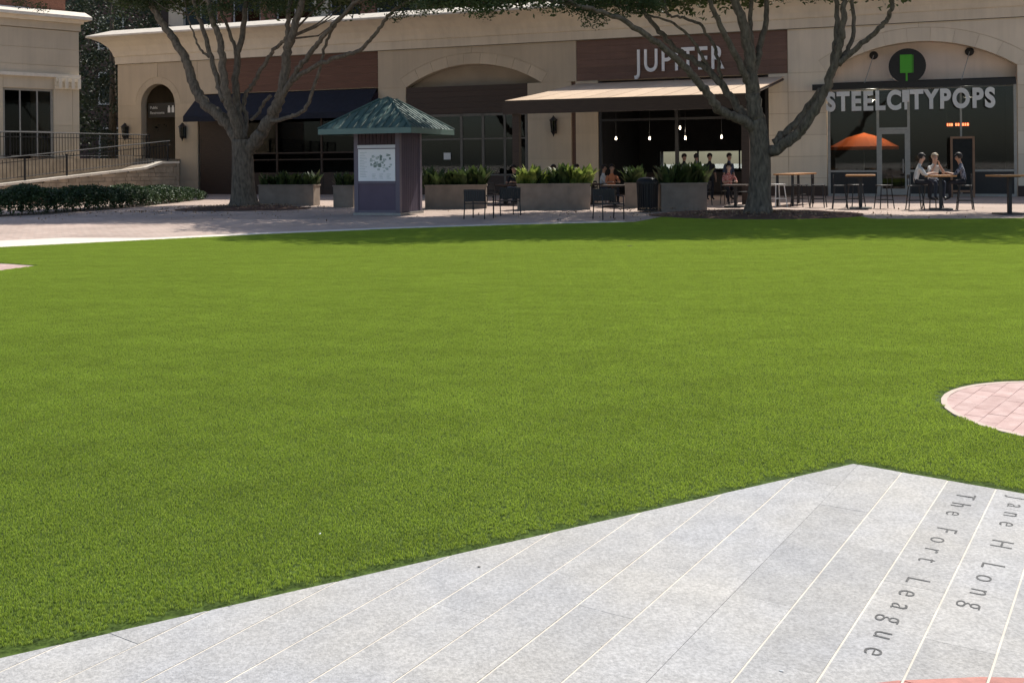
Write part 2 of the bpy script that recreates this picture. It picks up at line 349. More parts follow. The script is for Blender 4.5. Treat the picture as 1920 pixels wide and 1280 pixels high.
# pale concrete edging on the lawn's far side; left width paints in sunlit paving
off = []
P2 = [Vector(p) for p in LAWN_FAR]
band = MB()
for i in range(len(P2)-1):
    a, b = P2[i], P2[i+1]; nv = Vector((-(b-a).y, (b-a).x)).normalized()
    n0 = Vector((-(b-(P2[i-1] if i else a)).y, (b-(P2[i-1] if i else a)).x)).normalized(); q = P2[min(i+2, len(P2)-1)]; n1 = Vector((-(q-a).y, (q-a).x)).normalized()
    off.append([a-n0*.02, b-n1*.02, b+n1*(.9 if i > 2 else 2.2), a+n0*(.9 if i > 3 else 2.2)])
for q in off: band.slab([tuple(p) for p in q], 0.001, 0.012)
struct(band.build('lawn_edging', 'concrete_band'))
eb = [Vector(p) for p in [LAWN_BED[-1]]+LAWN_RIGHT[:4]]
band = MB()
for i in range(len(eb)-1): band.slab([tuple(eb[i]-Vector((0, .02))), tuple(eb[i+1]-Vector((0, .02))), tuple(eb[i+1]+Vector((0, .6))), tuple(eb[i]+Vector((0, .6)))], 0.001, 0.011)
struct(band.build('lawn_edging', 'concrete_band'))
# mulch beds round the two oaks
def bed(c, rx, ry):
    mb = MB(); rings = 7; seg = 48; vs = []; fs = []
    for i in range(rings+1):
        r = i/rings
        for k in range(seg):
            a = 2*math.pi*k/seg; j = 1+0.05*math.sin(3*a+c[0])+0.03*math.sin(7*a)
            vs.append((c[0]+rx*r*j*math.cos(a), c[1]+ry*r*j*math.sin(a), 0.015+0.13*(1-r*r)+random.uniform(-.012, .012)*(r < 1)))
    for i in range(rings):
        for k in range(seg): fs.append((i*seg+k, i*seg+(k+1) % seg, (i+1)*seg+(k+1) % seg, (i+1)*seg+k))
    return struct(mb.add(vs, fs).build('mulch_bed', 'mulch', smooth=True))
tL = gnd(458, 392); tR = gnd(1420, 407)
bed((bedc[0], bedc[1]), 2.85, 2.55); bed((tL.x, tL.y), 2.3, 1.5)

# stone paving: rows of slabs running away to the right
Adir = Vector((1210, 1900)).normalized(); Mdir = Vector((Adir.y, -Adir.x))
j1 = gnd(1385, 1279).xy; ROWW = 0.2045; v0 = j1.dot(Mdir)
def uv(p): return Vector(p).dot(Adir), Vector(p).dot(Mdir)
def xy(u, v): p = Adir*u+Mdir*v; return (p.x, p.y)
pav = bpy.data.objects.new('stone_paving', None); COL.objects.link(pav); pav['kind'] = 'structure'
MB().slab(PAVE, 0.002, 0.0242).build('mortar_bed', 'mortar', pav)
dark_rows = (-1,)
rr = random.Random(3)
for k in range(-22, 12):
    va, vb = v0+k*ROWW, v0+(k+1)*ROWW
    ga = 0.0008 if k in dark_rows else 0.0034; gb = 0.0008 if (k+1) in dark_rows else 0.0034
    u = -2.2+rr.uniform(0, .8)
    while u < 7:
        L = rr.choice((0.9, 1.05, 1.25, 1.4)); u2 = u+L
        ge = rr.choice((0.0004, 0.0006, 0.0012))
        poly = [xy(u+ge, va+ga), xy(u2-ge, va+ga), xy(u2-ge, vb-gb), xy(u+ge, vb-gb)]
        if area(poly) < 0: poly = poly[::-1]
        poly = clip_convex(poly, PAVE if area(PAVE) > 0 else PAVE[::-1]); u = u2
        if len(poly) < 3 or abs(area(poly)) < 0.0002: continue
        cx = sum(p[0] for p in poly)/len(poly); cy = sum(p[1] for p in poly)/len(poly)
        if cy < -0.3 or math.hypot(cx, cy) > 6.5 or cx < -4.5 or cx > 5: continue
        z = 0.0258+rr.uniform(-.0006, .0006)
        MB().slab(poly, 0.004, z).build('slab', 'granite', pav)
    if k in dark_rows:
        poly = clip_convex([xy(0.5, va+.0016), xy(0.5, va-.0016), xy(6, va-.0016), xy(6, va+.0016)], PAVE if area(PAVE) > 0 else PAVE[::-1])
        if len(poly) < 3: poly = clip_convex([xy(0.5, va+.0016), xy(0.5, va-.0016), xy(6, va-.0016), xy(6, va+.0016)][::-1], PAVE if area(PAVE) > 0 else PAVE[::-1])
        if len(poly) > 2: MB().slab(poly, 0.0243, 0.0252).build('joint', 'joint_dark', pav)
# far slabs behind the camera: one plain sheet
bk = [(-5.0, -6.8), (5.5, -6.8), (7.0, -0.35), (-6.0, -0.35)]
MB().slab(bk, 0.0243, 0.0258).build('slab', 'granite', pav)
# pink granite inlay crossing the near corner
pk = [gnd(1500, 1284).xy, gnd(1610, 1271).xy, gnd(1720, 1265).xy, gnd(1920, 1261).xy]
def circ3(a, b, c):
    ax, ay = a; bx, by = b; cx, cy = c; d = 2*(ax*(by-cy)+bx*(cy-ay)+cx*(ay-by))
    ux = ((ax*ax+ay*ay)*(by-cy)+(bx*bx+by*by)*(cy-ay)+(cx*cx+cy*cy)*(ay-by))/d
    uy = ((ax*ax+ay*ay)*(cx-bx)+(bx*bx+by*by)*(ax-cx)+(cx*cx+cy*cy)*(bx-ax))/d
    return Vector((ux, uy)), math.hypot(ax-ux, ay-uy)
pc, pr = Vector((1.32, 0.98)), 1.9
circ = [(pc.x+pr*math.cos(2*math.pi*i/48), pc.y+pr*math.sin(2*math.pi*i/48)) for i in range(48)]
for k in range(-14, 14):
    va, vb = v0+k*ROWW, v0+(k+1)*ROWW
    for u, u2 in ((-1, .7), (.7, 1.9), (1.9, 3.0), (3.0, 4.2)):
        poly = [xy(u+.002, va+.0042), xy(u2-.002, va+.0042), xy(u2-.002, vb-.0042), xy(u+.002, vb-.0042)]
        if area(poly) < 0: poly = poly[::-1]
        poly = clip_convex(poly, circ)
        if len(poly) > 2 and abs(area(poly)) > .001: MB().slab(poly, 0.022, 0.0285).build('inlay_slab', 'pink_granite', pav)

def brick_patch(name, poly, ang, bw=0.2, bh=0.1, edge=0.035):
    """convex paved patch in the lawn: cream edging ring and single bricks"""
    if area(poly) < 0: poly = poly[::-1]
    root = bpy.data.objects.new(name, None); COL.objects.link(root); root['kind'] = 'structure'
    n = len(poly); c = Vector((sum(p[0] for p in poly)/n, sum(p[1] for p in poly)/n))
    inn = []
    for p in poly: v = Vector(p)-c; inn.append(tuple(c+v*((v.length-edge)/v.length)))
    MB().slab(poly, 0.004, 0.0245).build('mortar_bed', 'patch_mortar', root)
    rg = MB()
    for i in range(n):
        j = (i+1) % n; rg.slab([poly[i], poly[j], inn[j], inn[i]], 0.0247, 0.029)
    rg.build('edging', 'cream_edge', root)
    ca, sa = math.cos(ang), math.sin(ang); R = max((Vector(p)-c).length for p in poly)
    for r in range(-int(R/bh)-1, int(R/bh)+2):
        for q in range(-int(R/bw)-2, int(R/bw)+2):
            x0 = q*bw+(r % 2)*bw/2; y0 = r*bh; g = 0.0015
            b = [(x0+g, y0+g), (x0+bw-g, y0+g), (x0+bw-g, y0+bh-g), (x0+g, y0+bh-g)]
            b = [(c.x+x*ca-y*sa, c.y+x*sa+y*ca) for x, y in b]
            b = clip_convex(b, inn)
            if len(b) > 2 and area(b) > 0.0012: MB().slab(b, 0.0247, 0.0272+random.uniform(-.001, .001)).build('brick', 'pink_brick', root)
    return root
c1, r1 = circ3(gnd(1765, 764).xy, gnd(1921, 722).xy, gnd(1920, 828).xy)
PATCH_R = [(c1.x+r1*math.cos(2*math.pi*i/40), c1.y+r1*math.sin(2*math.pi*i/40)) for i in range(40)]
brick_patch('brick_path', PATCH_R, 0.9)
a0, a1, a2 = gnd(70, 502).xy, gnd(0, 497.5).xy, gnd(0, 511.5).xy
PATCH_L = [tuple(a0), tuple(a1), tuple(a1+(a1-a0)*1.2), tuple(a2+(a2-a0)*1.2), tuple(a2)]
brick_patch('brick_path', PATCH_L, 0.4)

# turf: one object, blades instanced from two small clumps held in the same mesh
def build_turf():
    def clump(w, n, seed):
        r = np.random.default_rng(seed); x = r.uniform(-w/2, w/2, n); y = r.uniform(-w/2, w/2, n); h = r.uniform(.013, .020, n); ww = r.uniform(.0009, .0016, n)
        a = r.uniform(0, 2*np.pi, n); la = r.uniform(0, 2*np.pi, n); ln = np.abs(r.normal(0, .42, n))
        dx, dy = np.cos(a)*ww, np.sin(a)*ww; lx, ly = np.cos(la)*ln*h, np.sin(la)*ln*h
        z = np.zeros(n)
        V = np.stack([np.stack([x-dx, y-dy, z+.004], 1), np.stack([x+dx, y+dy, z+.004], 1), np.stack([x+dx*.9+lx*.4, y+dy*.9+ly*.4, h*.62], 1), np.stack([x-dx*.9+lx*.4, y-dy*.9+ly*.4, h*.62], 1), np.stack([x+lx, y+ly, h*(1-.25*np.minimum(ln, 1.5)/1.5)], 1)], 1).reshape(-1, 3)
        tone = np.clip(np.repeat(r.beta(2.2, 2.6, n), 5), 0, 1)
        b = np.arange(n)*5
        return V, [tuple(f) for i in b for f in ((i, i+1, i+2, i+3), (i+3, i+2, i+4))], tone
    W1, W2 = 0.30, 0.05
    VA, FA, TA = clump(W1, 3600, 1); VB, FB, TB = clump(W2*1.04, 104, 2)
    na, nb = len(VA), len(VB)
    holes = [PAVE, PATCH_R, PATCH_L]
    def ok(X, Y, poly=None):
        m = inside(LAWN, X, Y)
        for h in holes: m &= ~inside(h, X, Y)
        return m
    gx, gy = np.meshgrid(np.arange(-16.5, 18, W1), np.arange(-0.6, 26.5, W1)); gx, gy = gx.ravel(), gy.ravel()
    keep = np.abs(gx) < gy*0.72+5.0; gx, gy = gx[keep], gy[keep]
    cnt = np.zeros(len(gx), int); h = W1*.54
    ts = np.linspace(-h, h, 7)
    for ax in ts:
        for ay in ts: cnt += ok(gx+ax, gy+ay)
    full = cnt == 49; part = (cnt > 0) & ~full
    pa = np.stack([gx[full], gy[full]], 1)
    sub = (np.arange(6)-2.5)*W2; sx, sy = np.meshgrid(sub, sub)
    qx = (gx[part][:, None]+sx.ravel()[None]).ravel(); qy = (gy[part][:, None]+sy.ravel()[None]).ravel()
    qx = qx+RNG.uniform(-.008, .008, len(qx)); qy = qy+RNG.uniform(-.008, .008, len(qy)); m = ok(qx+.02, qy+.02) & ok(qx-.02, qy-.02) & ok(qx+.02, qy-.02) & ok(qx-.02, qy+.02)
    pb = np.stack([qx[m], qy[m]], 1)
    n1, n2 = len(pa), len(pb)
    V = np.concatenate([VA, VB, np.c_[pa, np.full(n1, .028)], np.c_[pb, np.full(n2, .028)]])
    faces = FA+[tuple(i+na for i in f) for f in FB]
    me = bpy.data.meshes.new('turf'); me.from_pydata(V.tolist(), [], faces)
    at = me.attributes.new('role', 'INT', 'POINT'); at.data.foreach_set('value', np.r_[np.zeros(na), np.ones(nb), np.full(n1, 2), np.full(n2, 3)].astype(np.int32))
    tn = me.attributes.new('tone', 'FLOAT', 'POINT'); tn.data.foreach_set('value', np.r_[TA, TB, np.zeros(n1+n2)].astype(np.float32))
    al = me.attributes.new('along', 'FLOAT', 'POINT'); al.data.foreach_set('value', np.r_[np.tile([0, 0, .55, .55, 1], (na+nb)//5), np.zeros(n1+n2)].astype(np.float32))
    rt = me.attributes.new('turn', 'FLOAT', 'POINT'); rot = np.zeros(len(V)); rot[na+nb:na+nb+n1] = RNG.integers(0, 4, n1)*np.pi/2; rot[na+nb+n1:] = RNG.uniform(0, 6.28, n2); rt.data.foreach_set('value', rot.astype(np.float32))
    o = link('artificial_turf', me, None, 'turf_blade'); o['kind'] = 'stuff'; o['label'] = 'bright green artificial turf covering the square'; o['category'] = 'turf'
    ng = bpy.data.node_groups.new('turf_scatter', 'GeometryNodeTree')
    ng.interface.new_socket('Geometry', in_out='INPUT', socket_type='NodeSocketGeometry'); ng.interface.new_socket('Geometry', in_out='OUTPUT', socket_type='NodeSocketGeometry')
    N = ng.nodes; L = ng.links; gi = N.new('NodeGroupInput'); go = N.new('NodeGroupOutput'); jn = N.new('GeometryNodeJoinGeometry')
    ra = N.new('GeometryNodeInputNamedAttribute'); ra.data_type = 'INT'; ra.inputs['Name'].default_value = 'role'
    ta = N.new('GeometryNodeInputNamedAttribute'); ta.data_type = 'FLOAT'; ta.inputs['Name'].default_value = 'turn'
    cx = N.new('ShaderNodeCombineXYZ'); L.new(ta.outputs['Attribute'], cx.inputs[2])
    def sel(k):
        c = N.new('FunctionNodeCompare'); c.data_type = 'INT'; c.operation = 'EQUAL'; L.new(ra.outputs['Attribute'], c.inputs[2]); c.inputs[3].default_value = k
        s = N.new('GeometryNodeSeparateGeometry'); s.domain = 'POINT'; L.new(gi.outputs[0], s.inputs[0]); L.new(c.outputs[0], s.inputs[1]); return s.outputs[0]
    for k in (0, 1):
        ip = N.new('GeometryNodeInstanceOnPoints'); L.new(sel(k+2), ip.inputs['Points']); L.new(sel(k), ip.inputs['Instance']); L.new(cx.outputs[0], ip.inputs['Rotation']); L.new(ip.outputs[0], jn.inputs[0])
    L.new(jn.outputs[0], go.inputs[0]); md = o.modifiers.new('scatter', 'NODES'); md.node_group = ng
    print('turf clumps', n1, n2)
build_turf()

# engraved lettering on two rows
def text_mesh(txt, offset=0.0, extrude=0.0, space=1.0):
    cu = bpy.data.curves.new('t', 'FONT'); cu.body = txt; cu.size = 1; cu.offset = offset; cu.extrude = extrude; cu.space_character = space; cu.resolution_u = 6
    o = bpy.data.objects.new('t', cu); COL.objects.link(o); dg = bpy.context.evaluated_depsgraph_get()
    me = bpy.data.meshes.new_from_object(o.evaluated_get(dg)); bpy.data.objects.remove(o); me.materials.clear(); return me
def vz(zx, zy): return gnd(1300+zx/3.048, 860+zy/3.048).xy
def engrave(txt, p0, p1, k):
    me = text_mesh(txt, -0.010, 0, 2.1); co = np.array([v.co[:] for v in me.vertices]); x0, x1 = co[:, 0].min(), co[:, 0].max()
    us, ue = uv(p0)[0], uv(p1)[0]; vb = v0+k*ROWW+0.33*ROWW; cap = 0.40*ROWW/0.72
    for i, v in enumerate(me.vertices):
        t = (co[i, 0]-x0)/(x1-x0); q = xy(us+(ue-us)*t, vb+co[i, 1]*cap); v.co = (q[0], q[1], 0.0272)
    link('engraved_text', me, pav, 'engraving')
engrave('The Fort League', vz(1590, 240), vz(1065, 1178), 1)
engrave('Jane H Long', vz(1880, 255), vz(1612, 905), 2)

# ------------------------------------------------------------------ the shop building
bld = thing('retail_building', 'long tan stucco shop building with arched bays and flared cornice behind the square', 'building', (PF.x, PF.y, 0), -A)
def rect(s0, s1, z0, z1, g=0.0): return [(s0+g, z0+g), (s1-g, z0+g), (s1-g, z1-g), (s0+g, z1-g)]
def panels(s0, s1, zs, ss=None, d=0.0, m='stucco'):
    """stucco panels with open score joints in front of a backing wall"""
    MB().prism(rect(s0, s1, zs[0], zs[-1]), d-.42, d-.022).build('wall', 'stucco', bld)
    ss = ss or [s0, s1]
    for i in range(len(ss)-1):
        for j in range(len(zs)-1): MB().prism(rect(ss[i], ss[i+1], zs[j], zs[j+1], .011), d-.022, d).build('wall_panel', m, bld)
def arc_pts(a0, a1, zs, rise, off=0.0, n=18):
    c = (a1-a0)/2; r = (c*c+rise*rise)/(2*rise); cz = zs+rise-r; cx = (a0+a1)/2; th = math.asin(min(1, c/r))
    if rise > c: th = math.pi-th
    return [(cx+(r+off)*math.sin(-th+2*th*i/n), cz+(r+off)*math.cos(-th+2*th*i/n)) for i in range(n+1)]
def arched(s0, s1, zs, zt, a0, a1, rise, ring=0.5, nv=7, m='stucco'):
    inn = arc_pts(a0, a1, zs, rise)
    MB().prism([(s0, zs)]+inn+[(s1, zs), (s1, zt), (s0, zt)], -.42, -.022).build('wall', 'stucco', bld)
    i2 = arc_pts(a0, a1, zs, rise, .004, nv*4); o2 = arc_pts(a0, a1, zs, rise, ring, nv*4); o3 = arc_pts(a0, a1, zs, rise, ring+.02, 28)
    for k in range(nv):
        q = i2[k*4:k*4+5]; w_ = o2[k*4:k*4+5]; pol = q+w_[::-1]
        cx = sum(p[0] for p in pol)/len(pol); cz = sum(p[1] for p in pol)/len(pol)
        MB().prism([(cx+(p[0]-cx)*.985, cz+(p[1]-cz)*.99) for p in pol], -.022, .004).build('arch_stone', m, bld)
    mid = (a0+a1)/2; top = zt-.011; oz = max(zs+.02, 0)
    left = [p for p in o3 if p[0] <= mid]; right = [p for p in o3 if p[0] >= mid]
    MB().prism([(s0+.011, zs+.011), (a0-.011, zs+.011), ]+[p for p in left if p[1] > zs+.02]+[(mid-.008, left[-1][1]), (mid-.008, top), (s0+.011, top)], -.022, 0).build('wall_panel', m, bld)
    MB().prism([(s1-.011, zs+.011), (s1-.011, top), (mid+.008, top), (mid+.008, right[0][1])]+[p for p in right if p[1] > zs+.02]+[(a1+.011, zs+.011)], -.022, 0).build('wall_panel', m, bld)
ZC = [0.0, 0.75, 1.65, 2.55, 3.45, 4.3, 5.14]
# corner bay with the arched passage
panels(-39.3, -37.75, [0, .75, 2.75, 4.05, 4.75]); panels(-35.55, -34.1, [0, .75, 2.75, 4.05, 4.75])
arched(-39.3, -34.1, 4.75, 6.98, -37.75, -35.55, 1.1, .35, 7)
MB().box(-39.3, -38.9, .42, 6.0, 0, 7.0).build('side_wall', 'stucco', bld)
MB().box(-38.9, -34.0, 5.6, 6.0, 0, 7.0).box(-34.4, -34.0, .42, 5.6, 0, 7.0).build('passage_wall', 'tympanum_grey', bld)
# first bay: rust coloured panel and navy awning
panels(-34.1, -32.45, [5.2, 6.98])
MB().prism(rect(-32.45, -23.5, 5.2, 6.98), -.42, -.06).build('wall', 'stucco', bld)
zz = 5.24
for k in range(5): MB().prism(rect(-32.43, -23.52, 5.22+k*.35, 5.22+k*.35+.343), -.06, -.03).build('sign_board', 'rust_panel', bld)
panels(-23.5, -22.0, [0, .75, 2.75, 5.14])
arched(-23.5, -13.45, 5.14, 6.98, -22.0, -15.1, 1.0, .5, 9)
panels(-15.8, -13.7, [0, .75, 1.65, 3.45, 5.14]); panels(-13.5, -12.45, [0, .75, 2.75, 5.14])
MB().prism(rect(-13.7, -13.5, 0, 5.14), -.4, -.12).build('wall', 'brown_panel', bld)
MB().prism(rect(-13.45, -4.2, 5.14, 6.98), -.42, -.06).build('wall', 'stucco', bld)
for k in range(6): MB().prism(rect(-13.43, -4.22, 5.15+k*.303, 5.15+k*.303+.297), -.06, -.025).build('sign_board', 'brown_panel', bld)
panels(-5.0, -2.65, [0, .75, 1.65, 2.55, 3.45, 4.35, 5.14], [-5.0, -4.2, -2.65], m='stucco_pale_lit')
arched(-4.2, 8.0, 5.14, 6.98, -2.65, 4.45, 1.08, .55, 9, m='stucco_pale_lit')
panels(4.45, 8.0, [0, .75, 1.65, 2.55, 3.45, 4.35, 5.14], [4.45, 6.0, 8.0], m='stucco_pale_lit')
panels(8.0, 22.0, [0, 1.65, 3.45, 5.14, 6.98], [8, 11, 14, 18, 22], m='stucco_pale_lit')
# plinths, tympana
for a, b in ((-5.0, -2.65), (4.45, 8.0)): MB().prism(rect(a, b, 0, .42), .001, .05).build('plinth', 'dark_wood', bld)
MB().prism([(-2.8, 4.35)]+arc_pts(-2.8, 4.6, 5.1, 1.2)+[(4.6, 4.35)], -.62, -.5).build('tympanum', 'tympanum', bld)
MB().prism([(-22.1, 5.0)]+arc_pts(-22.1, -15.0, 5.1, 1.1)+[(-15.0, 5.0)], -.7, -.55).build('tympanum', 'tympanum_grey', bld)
for k in range(5): MB().prism(rect(-21.98, -15.12, 3.84+k*.26, 3.84+k*.26+.254), -.12, -.03).build('wood_board', 'dark_wood', bld)
# cornice: moulding swept round the left corner
prof = [(0.0, 6.97), (.09, 6.985), (.09, 7.36), (.15, 7.42), (.2, 7.62), (.34, 7.88), (.6, 8.14), (.92, 8.30), (1.08, 8.34), (1.10, 8.36), (1.12, 8.47)]
def sweep(prof, s_end=22.0, back=6.0):
    vs = []; n = len(prof)
    for d, z in prof: vs += [(-39.3-d, back, z), (-39.3-d, -d, z), (s_end, -d, z)]
    fs = []
    for i in range(n-1):
        for k in (0, 1): fs.append((i*3+k, i*3+k+1, (i+1)*3+k+1, (i+1)*3+k))
    return MB().add(vs, fs)
sweep(prof[1:4][:2]+[(.088, 7.37)]).build('frieze', 'stucco_pale_lit', bld)
sweep([(.088, 7.372)]+prof[3:9]).build('cornice', 'stucco_pale_lit', bld)
sweep([(1.08, 8.342), (1.12, 8.36), (1.12, 8.44), (1.08, 8.47), (.2, 8.80), (-3.3, 8.92)]).build('cornice_cap', 'cap_stone', bld)
# set-back upper storey: brick piers and dark windows
MB().box(-39.0, 22, 3.2, 3.6, 8.6, 12.8).build('upper_wall', 'dark_wood', bld)
s = -38.3; k = 0
while s < 20:
    MB().box(s, s+.9 if k else s+1.0, 2.95, 3.19, 8.7, 12.8).build('upper_pier', 'stucco' if k % 3 == 0 and k < 4 else 'brick_red', bld)
    wdt = 1.8 if k % 2 else 2.3
    f = MB(); x0 = s+1.0; x1 = x0+wdt
    for a, b, c, d in ((x0, x0+.09, 9.0, 12.6), (x1-.09, x1, 9.0, 12.6), (x0+.09, x1-.09, 12.5, 12.6), (x0+.09, x1-.09, 9.0, 9.1), (x0+.09, x1-.09, 10.6, 10.7), ((x0+x1)/2-.04, (x0+x1)/2+.04, 9.1, 10.6)): f.box(a, b, 3.02, 3.1, c, d)
    fo = f.build('upper_window', 'grey_metal', bld)
    MB().box(x0+.05, x1-.05, 3.055, 3.07, 9.05, 12.55).build('pane', 'glass_dark', fo)
    s += wdt+1.0; k += 1
MB().box(-39.2, 22, 3.0, 9.5, 12.801, 13.1).build('upper_roof', 'stucco', bld)
MB().box(-39, -11.5, 9.0, 9.4, 0, 12.79).box(-5.1, 22, 9.0, 9.4, 0, 12.79).box(-11.5, -5.1, 9.0, 9.4, 0, 1.1).box(-11.5, -5.1, 9.0, 9.4, 2.0, 12.79).build('rear_wall', 'interior_dark', bld)
# storefronts -------------------------------------------------------
def frame_bars(bars, name, m, y0=.02, y1=.12, par=bld):
    f = MB()
    for a, b, c, d in bars: f.box(a, b, y0, y1, c, d)
    return f.build(name, m, par)
# shop in the right arch: mullions, door, panes, sill rail
fr = frame_bars([(-2.63, -2.52, 0, 4.4), (4.32, 4.43, 0, 4.4), (-2.52, -.72, 0, .1), (.55, 4.32, 0, .1), (-.72, -.62, 0, 4.4), (.45, .55, 0, 4.4), (2.40, 2.47, .1, 4.4), (-2.52, -.72, .98, 1.06), (.55, 2.40, .98, 1.06), (2.47, 4.32, .98, 1.06), (-2.63, 4.43, 4.4, 4.5)], 'storefront_frame', 'grey_metal')
for a, b in ((-2.52, -.72), (.55, 2.40), (2.47, 4.32)):
    MB().box(a, b, .06, .075, 1.06, 4.4).build('pane', 'glass', bld); MB().box(a, b, .05, .09, .1, .98).build('kick_panel', 'black_paint', bld)
MB().box(-.62, .45, .06, .075, 2.78, 4.4).build('pane', 'glass', bld)
dr_ = frame_bars([(-.62, -.52, .05, 2.68), (.35, .45, .05, 2.68), (-.52, .35, .05, .3), (-.52, .35, 2.52, 2.68)], 'door', 'grey_metal', .01, .07)
frame_bars([(-.62, .45, 2.69, 2.78)], 'transom_bar', 'grey_metal')
MB().box(-.52, .35, .03, .045, .3, 2.52).build('pane', 'glass', dr_)
MB().bar((.28, -.03, .95), (.28, -.03, 1.5), .018).build('door_handle', 'grey_metal', dr_)
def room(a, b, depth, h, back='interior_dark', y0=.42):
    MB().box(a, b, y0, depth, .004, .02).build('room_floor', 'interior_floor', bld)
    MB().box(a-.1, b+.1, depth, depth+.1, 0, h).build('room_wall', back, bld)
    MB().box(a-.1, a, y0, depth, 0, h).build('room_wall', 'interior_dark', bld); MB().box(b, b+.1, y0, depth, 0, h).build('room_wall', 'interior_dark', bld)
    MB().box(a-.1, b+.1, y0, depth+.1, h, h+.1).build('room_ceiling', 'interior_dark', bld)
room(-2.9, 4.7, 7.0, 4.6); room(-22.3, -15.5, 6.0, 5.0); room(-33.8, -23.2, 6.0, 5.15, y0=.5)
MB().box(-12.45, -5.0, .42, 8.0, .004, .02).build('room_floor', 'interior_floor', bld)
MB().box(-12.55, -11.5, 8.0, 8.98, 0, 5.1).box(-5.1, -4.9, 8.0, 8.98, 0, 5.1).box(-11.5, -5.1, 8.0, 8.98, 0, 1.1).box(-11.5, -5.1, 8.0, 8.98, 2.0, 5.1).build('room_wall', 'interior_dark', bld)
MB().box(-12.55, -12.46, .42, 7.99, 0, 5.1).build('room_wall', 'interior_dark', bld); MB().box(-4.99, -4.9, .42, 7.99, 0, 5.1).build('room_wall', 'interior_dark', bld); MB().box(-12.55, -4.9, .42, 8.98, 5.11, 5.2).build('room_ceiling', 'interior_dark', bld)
# middle arch windows
frame_bars([(-21.98, -21.85, 0, 3.82), (-19.2, -19.08, 0, 3.82), (-18.1, -17.98, 0, 3.82), (-17.0, -16.9, 0, 3.82), (-15.95, -15.82, 0, 3.82), (-21.85, -15.95, 3.7, 3.82), (-21.85, -15.95, 2.6, 2.66), (-21.85, -15.95, .9, .98)], 'storefront_frame', 'bronze_metal', .05, .13)
for a, b in ((-21.85, -19.2), (-19.08, -18.1), (-17.98, -17.0), (-16.9, -15.95)): MB().box(a, b, .085, .1, .98, 2.6).box(a, b, .085, .1, 2.66, 3.7).build('pane', 'glass', bld); MB().box(a, b, .07, .11, 0, .9).build('kick_panel', 'dark_wood', bld)
pp = fac(838, 293); MB().box(pp[0]-.18, pp[0]+.18, .03, .04, pp[1]-.16, pp[1]+.16).build('paper_notice', 'paper', bld)
# left bay: dark timber shopfront with shelf rails
MB().box(-33.95, -32.0, -.02, .35, 0, 4.9).build('timber_pier', 'dark_wood', bld)
frame_bars([(-32, -31.9, 0, 4.9), (-29.4, -29.3, 0, 4.9), (-26.8, -26.7, 0, 4.9), (-24.2, -24.1, 0, 4.9), (-31.9, -24.2, 2.05, 2.12), (-31.9, -24.2, 1.72, 1.78), (-31.9, -24.2, 1.0, 1.1)], 'storefront_frame', 'dark_wood', .1, .2)
for a, b in ((-31.9, -29.4), (-29.3, -26.8), (-26.7, -24.2)): MB().box(a, b, .14, .155, 2.12, 4.9).build('pane', 'glass_dark', bld); MB().box(a, b, .13, .17, 0, 1.0).build('kick_panel', 'dark_wood', bld)
MB().box(-24.1, -23.5, .1, .3, 0, 5.0).build('timber_pier', 'purple_siding', bld)
aw = MB().add([(-34.0, -.02, 5.15), (-23.55, -.02, 5.15), (-23.55, -1.3, 4.0), (-34.0, -1.3, 4.0), (-34.0, -1.3, 3.72), (-23.55, -1.3, 3.72), (-34.0, -1.26, 3.72), (-23.55, -1.26, 3.72), (-34.0, -1.26, 3.97), (-23.55, -1.26, 3.97), (-34, 0, 5.11), (-23.55, 0, 5.11)], [(0, 1, 2, 3), (3, 2, 5, 4), (4, 5, 7, 6), (6, 7, 9, 8), (8, 9, 11, 10), (0, 3, 8, 10), (1, 2, 9, 11)])
aw.build('awning', 'navy_fabric', bld)
# patio cover of the middle restaurant
def fl(px, py, d): a = fac(px, py, d); return (a[0], -d, a[1])
D = 8.6
f0 = fl(945, 190, D); f1 = fl(1403, 165, D); b0 = (-13.35, -.1, 5.02); b1 = (-4.3, -.1, 5.0); zf = 3.8
f0 = (f0[0], f0[1], zf); f1 = (f1[0], f1[1], zf)
def lerp(a, b, t): return tuple(a[i]+(b[i]-a[i])*t for i in range(3))
can = bpy.data.objects.new('patio_cover', None)
npan = 9; fab = []
for k in range(npan):
    q = [lerp(b0, b1, k/npan), lerp(b0, b1, (k+1)/npan-.004), lerp(f0, f1, (k+1)/npan-.004), lerp(f0, f1, k/npan)]
    mb = MB(); nseg = 8; vs = []
    for i in range(nseg+1):
        l, r = lerp(q[0], q[3], i/nseg), lerp(q[1], q[2], i/nseg); sag = -.03*math.sin(math.pi*i/nseg)
        vs += [(l[0], l[1], l[2]+sag), (r[0], r[1], r[2]+sag), (r[0], r[1], r[2]+sag-.03), (l[0], l[1], l[2]+sag-.03)]
    fs = [(0, 1, 2, 3), tuple(nseg*4+i for i in (3, 2, 1, 0))]
    for i in range(nseg):
        for j in range(4): fs.append((i*4+j, i*4+(j+1) % 4, (i+1)*4+(j+1) % 4, (i+1)*4+j))
    fab.append(mb.add(vs, fs).build('awning_panel', 'awning_fabric', bld))
fb = MB(); fb.add([(f0[0]-.03, f0[1]-.06, zf-.5), (f1[0]+.03, f1[1]-.06, zf-.5), (f1[0]+.03, f1[1]-.06, zf+.0), (f0[0]-.03, f0[1]-.06, zf+.0), (f0[0]-.03, f0[1]+.1, zf-.5), (f1[0]+.03, f1[1]+.1, zf-.5), (f1[0]+.03, f1[1]+.1, zf-.02), (f0[0]-.03, f0[1]+.1, zf-.02)], [(0, 1, 2, 3), (5, 4, 7, 6), (4, 0, 3, 7), (1, 5, 6, 2), (3, 2, 6, 7), (4, 5, 1, 0)])
fb.build('awning_beam', 'dark_wood', bld)
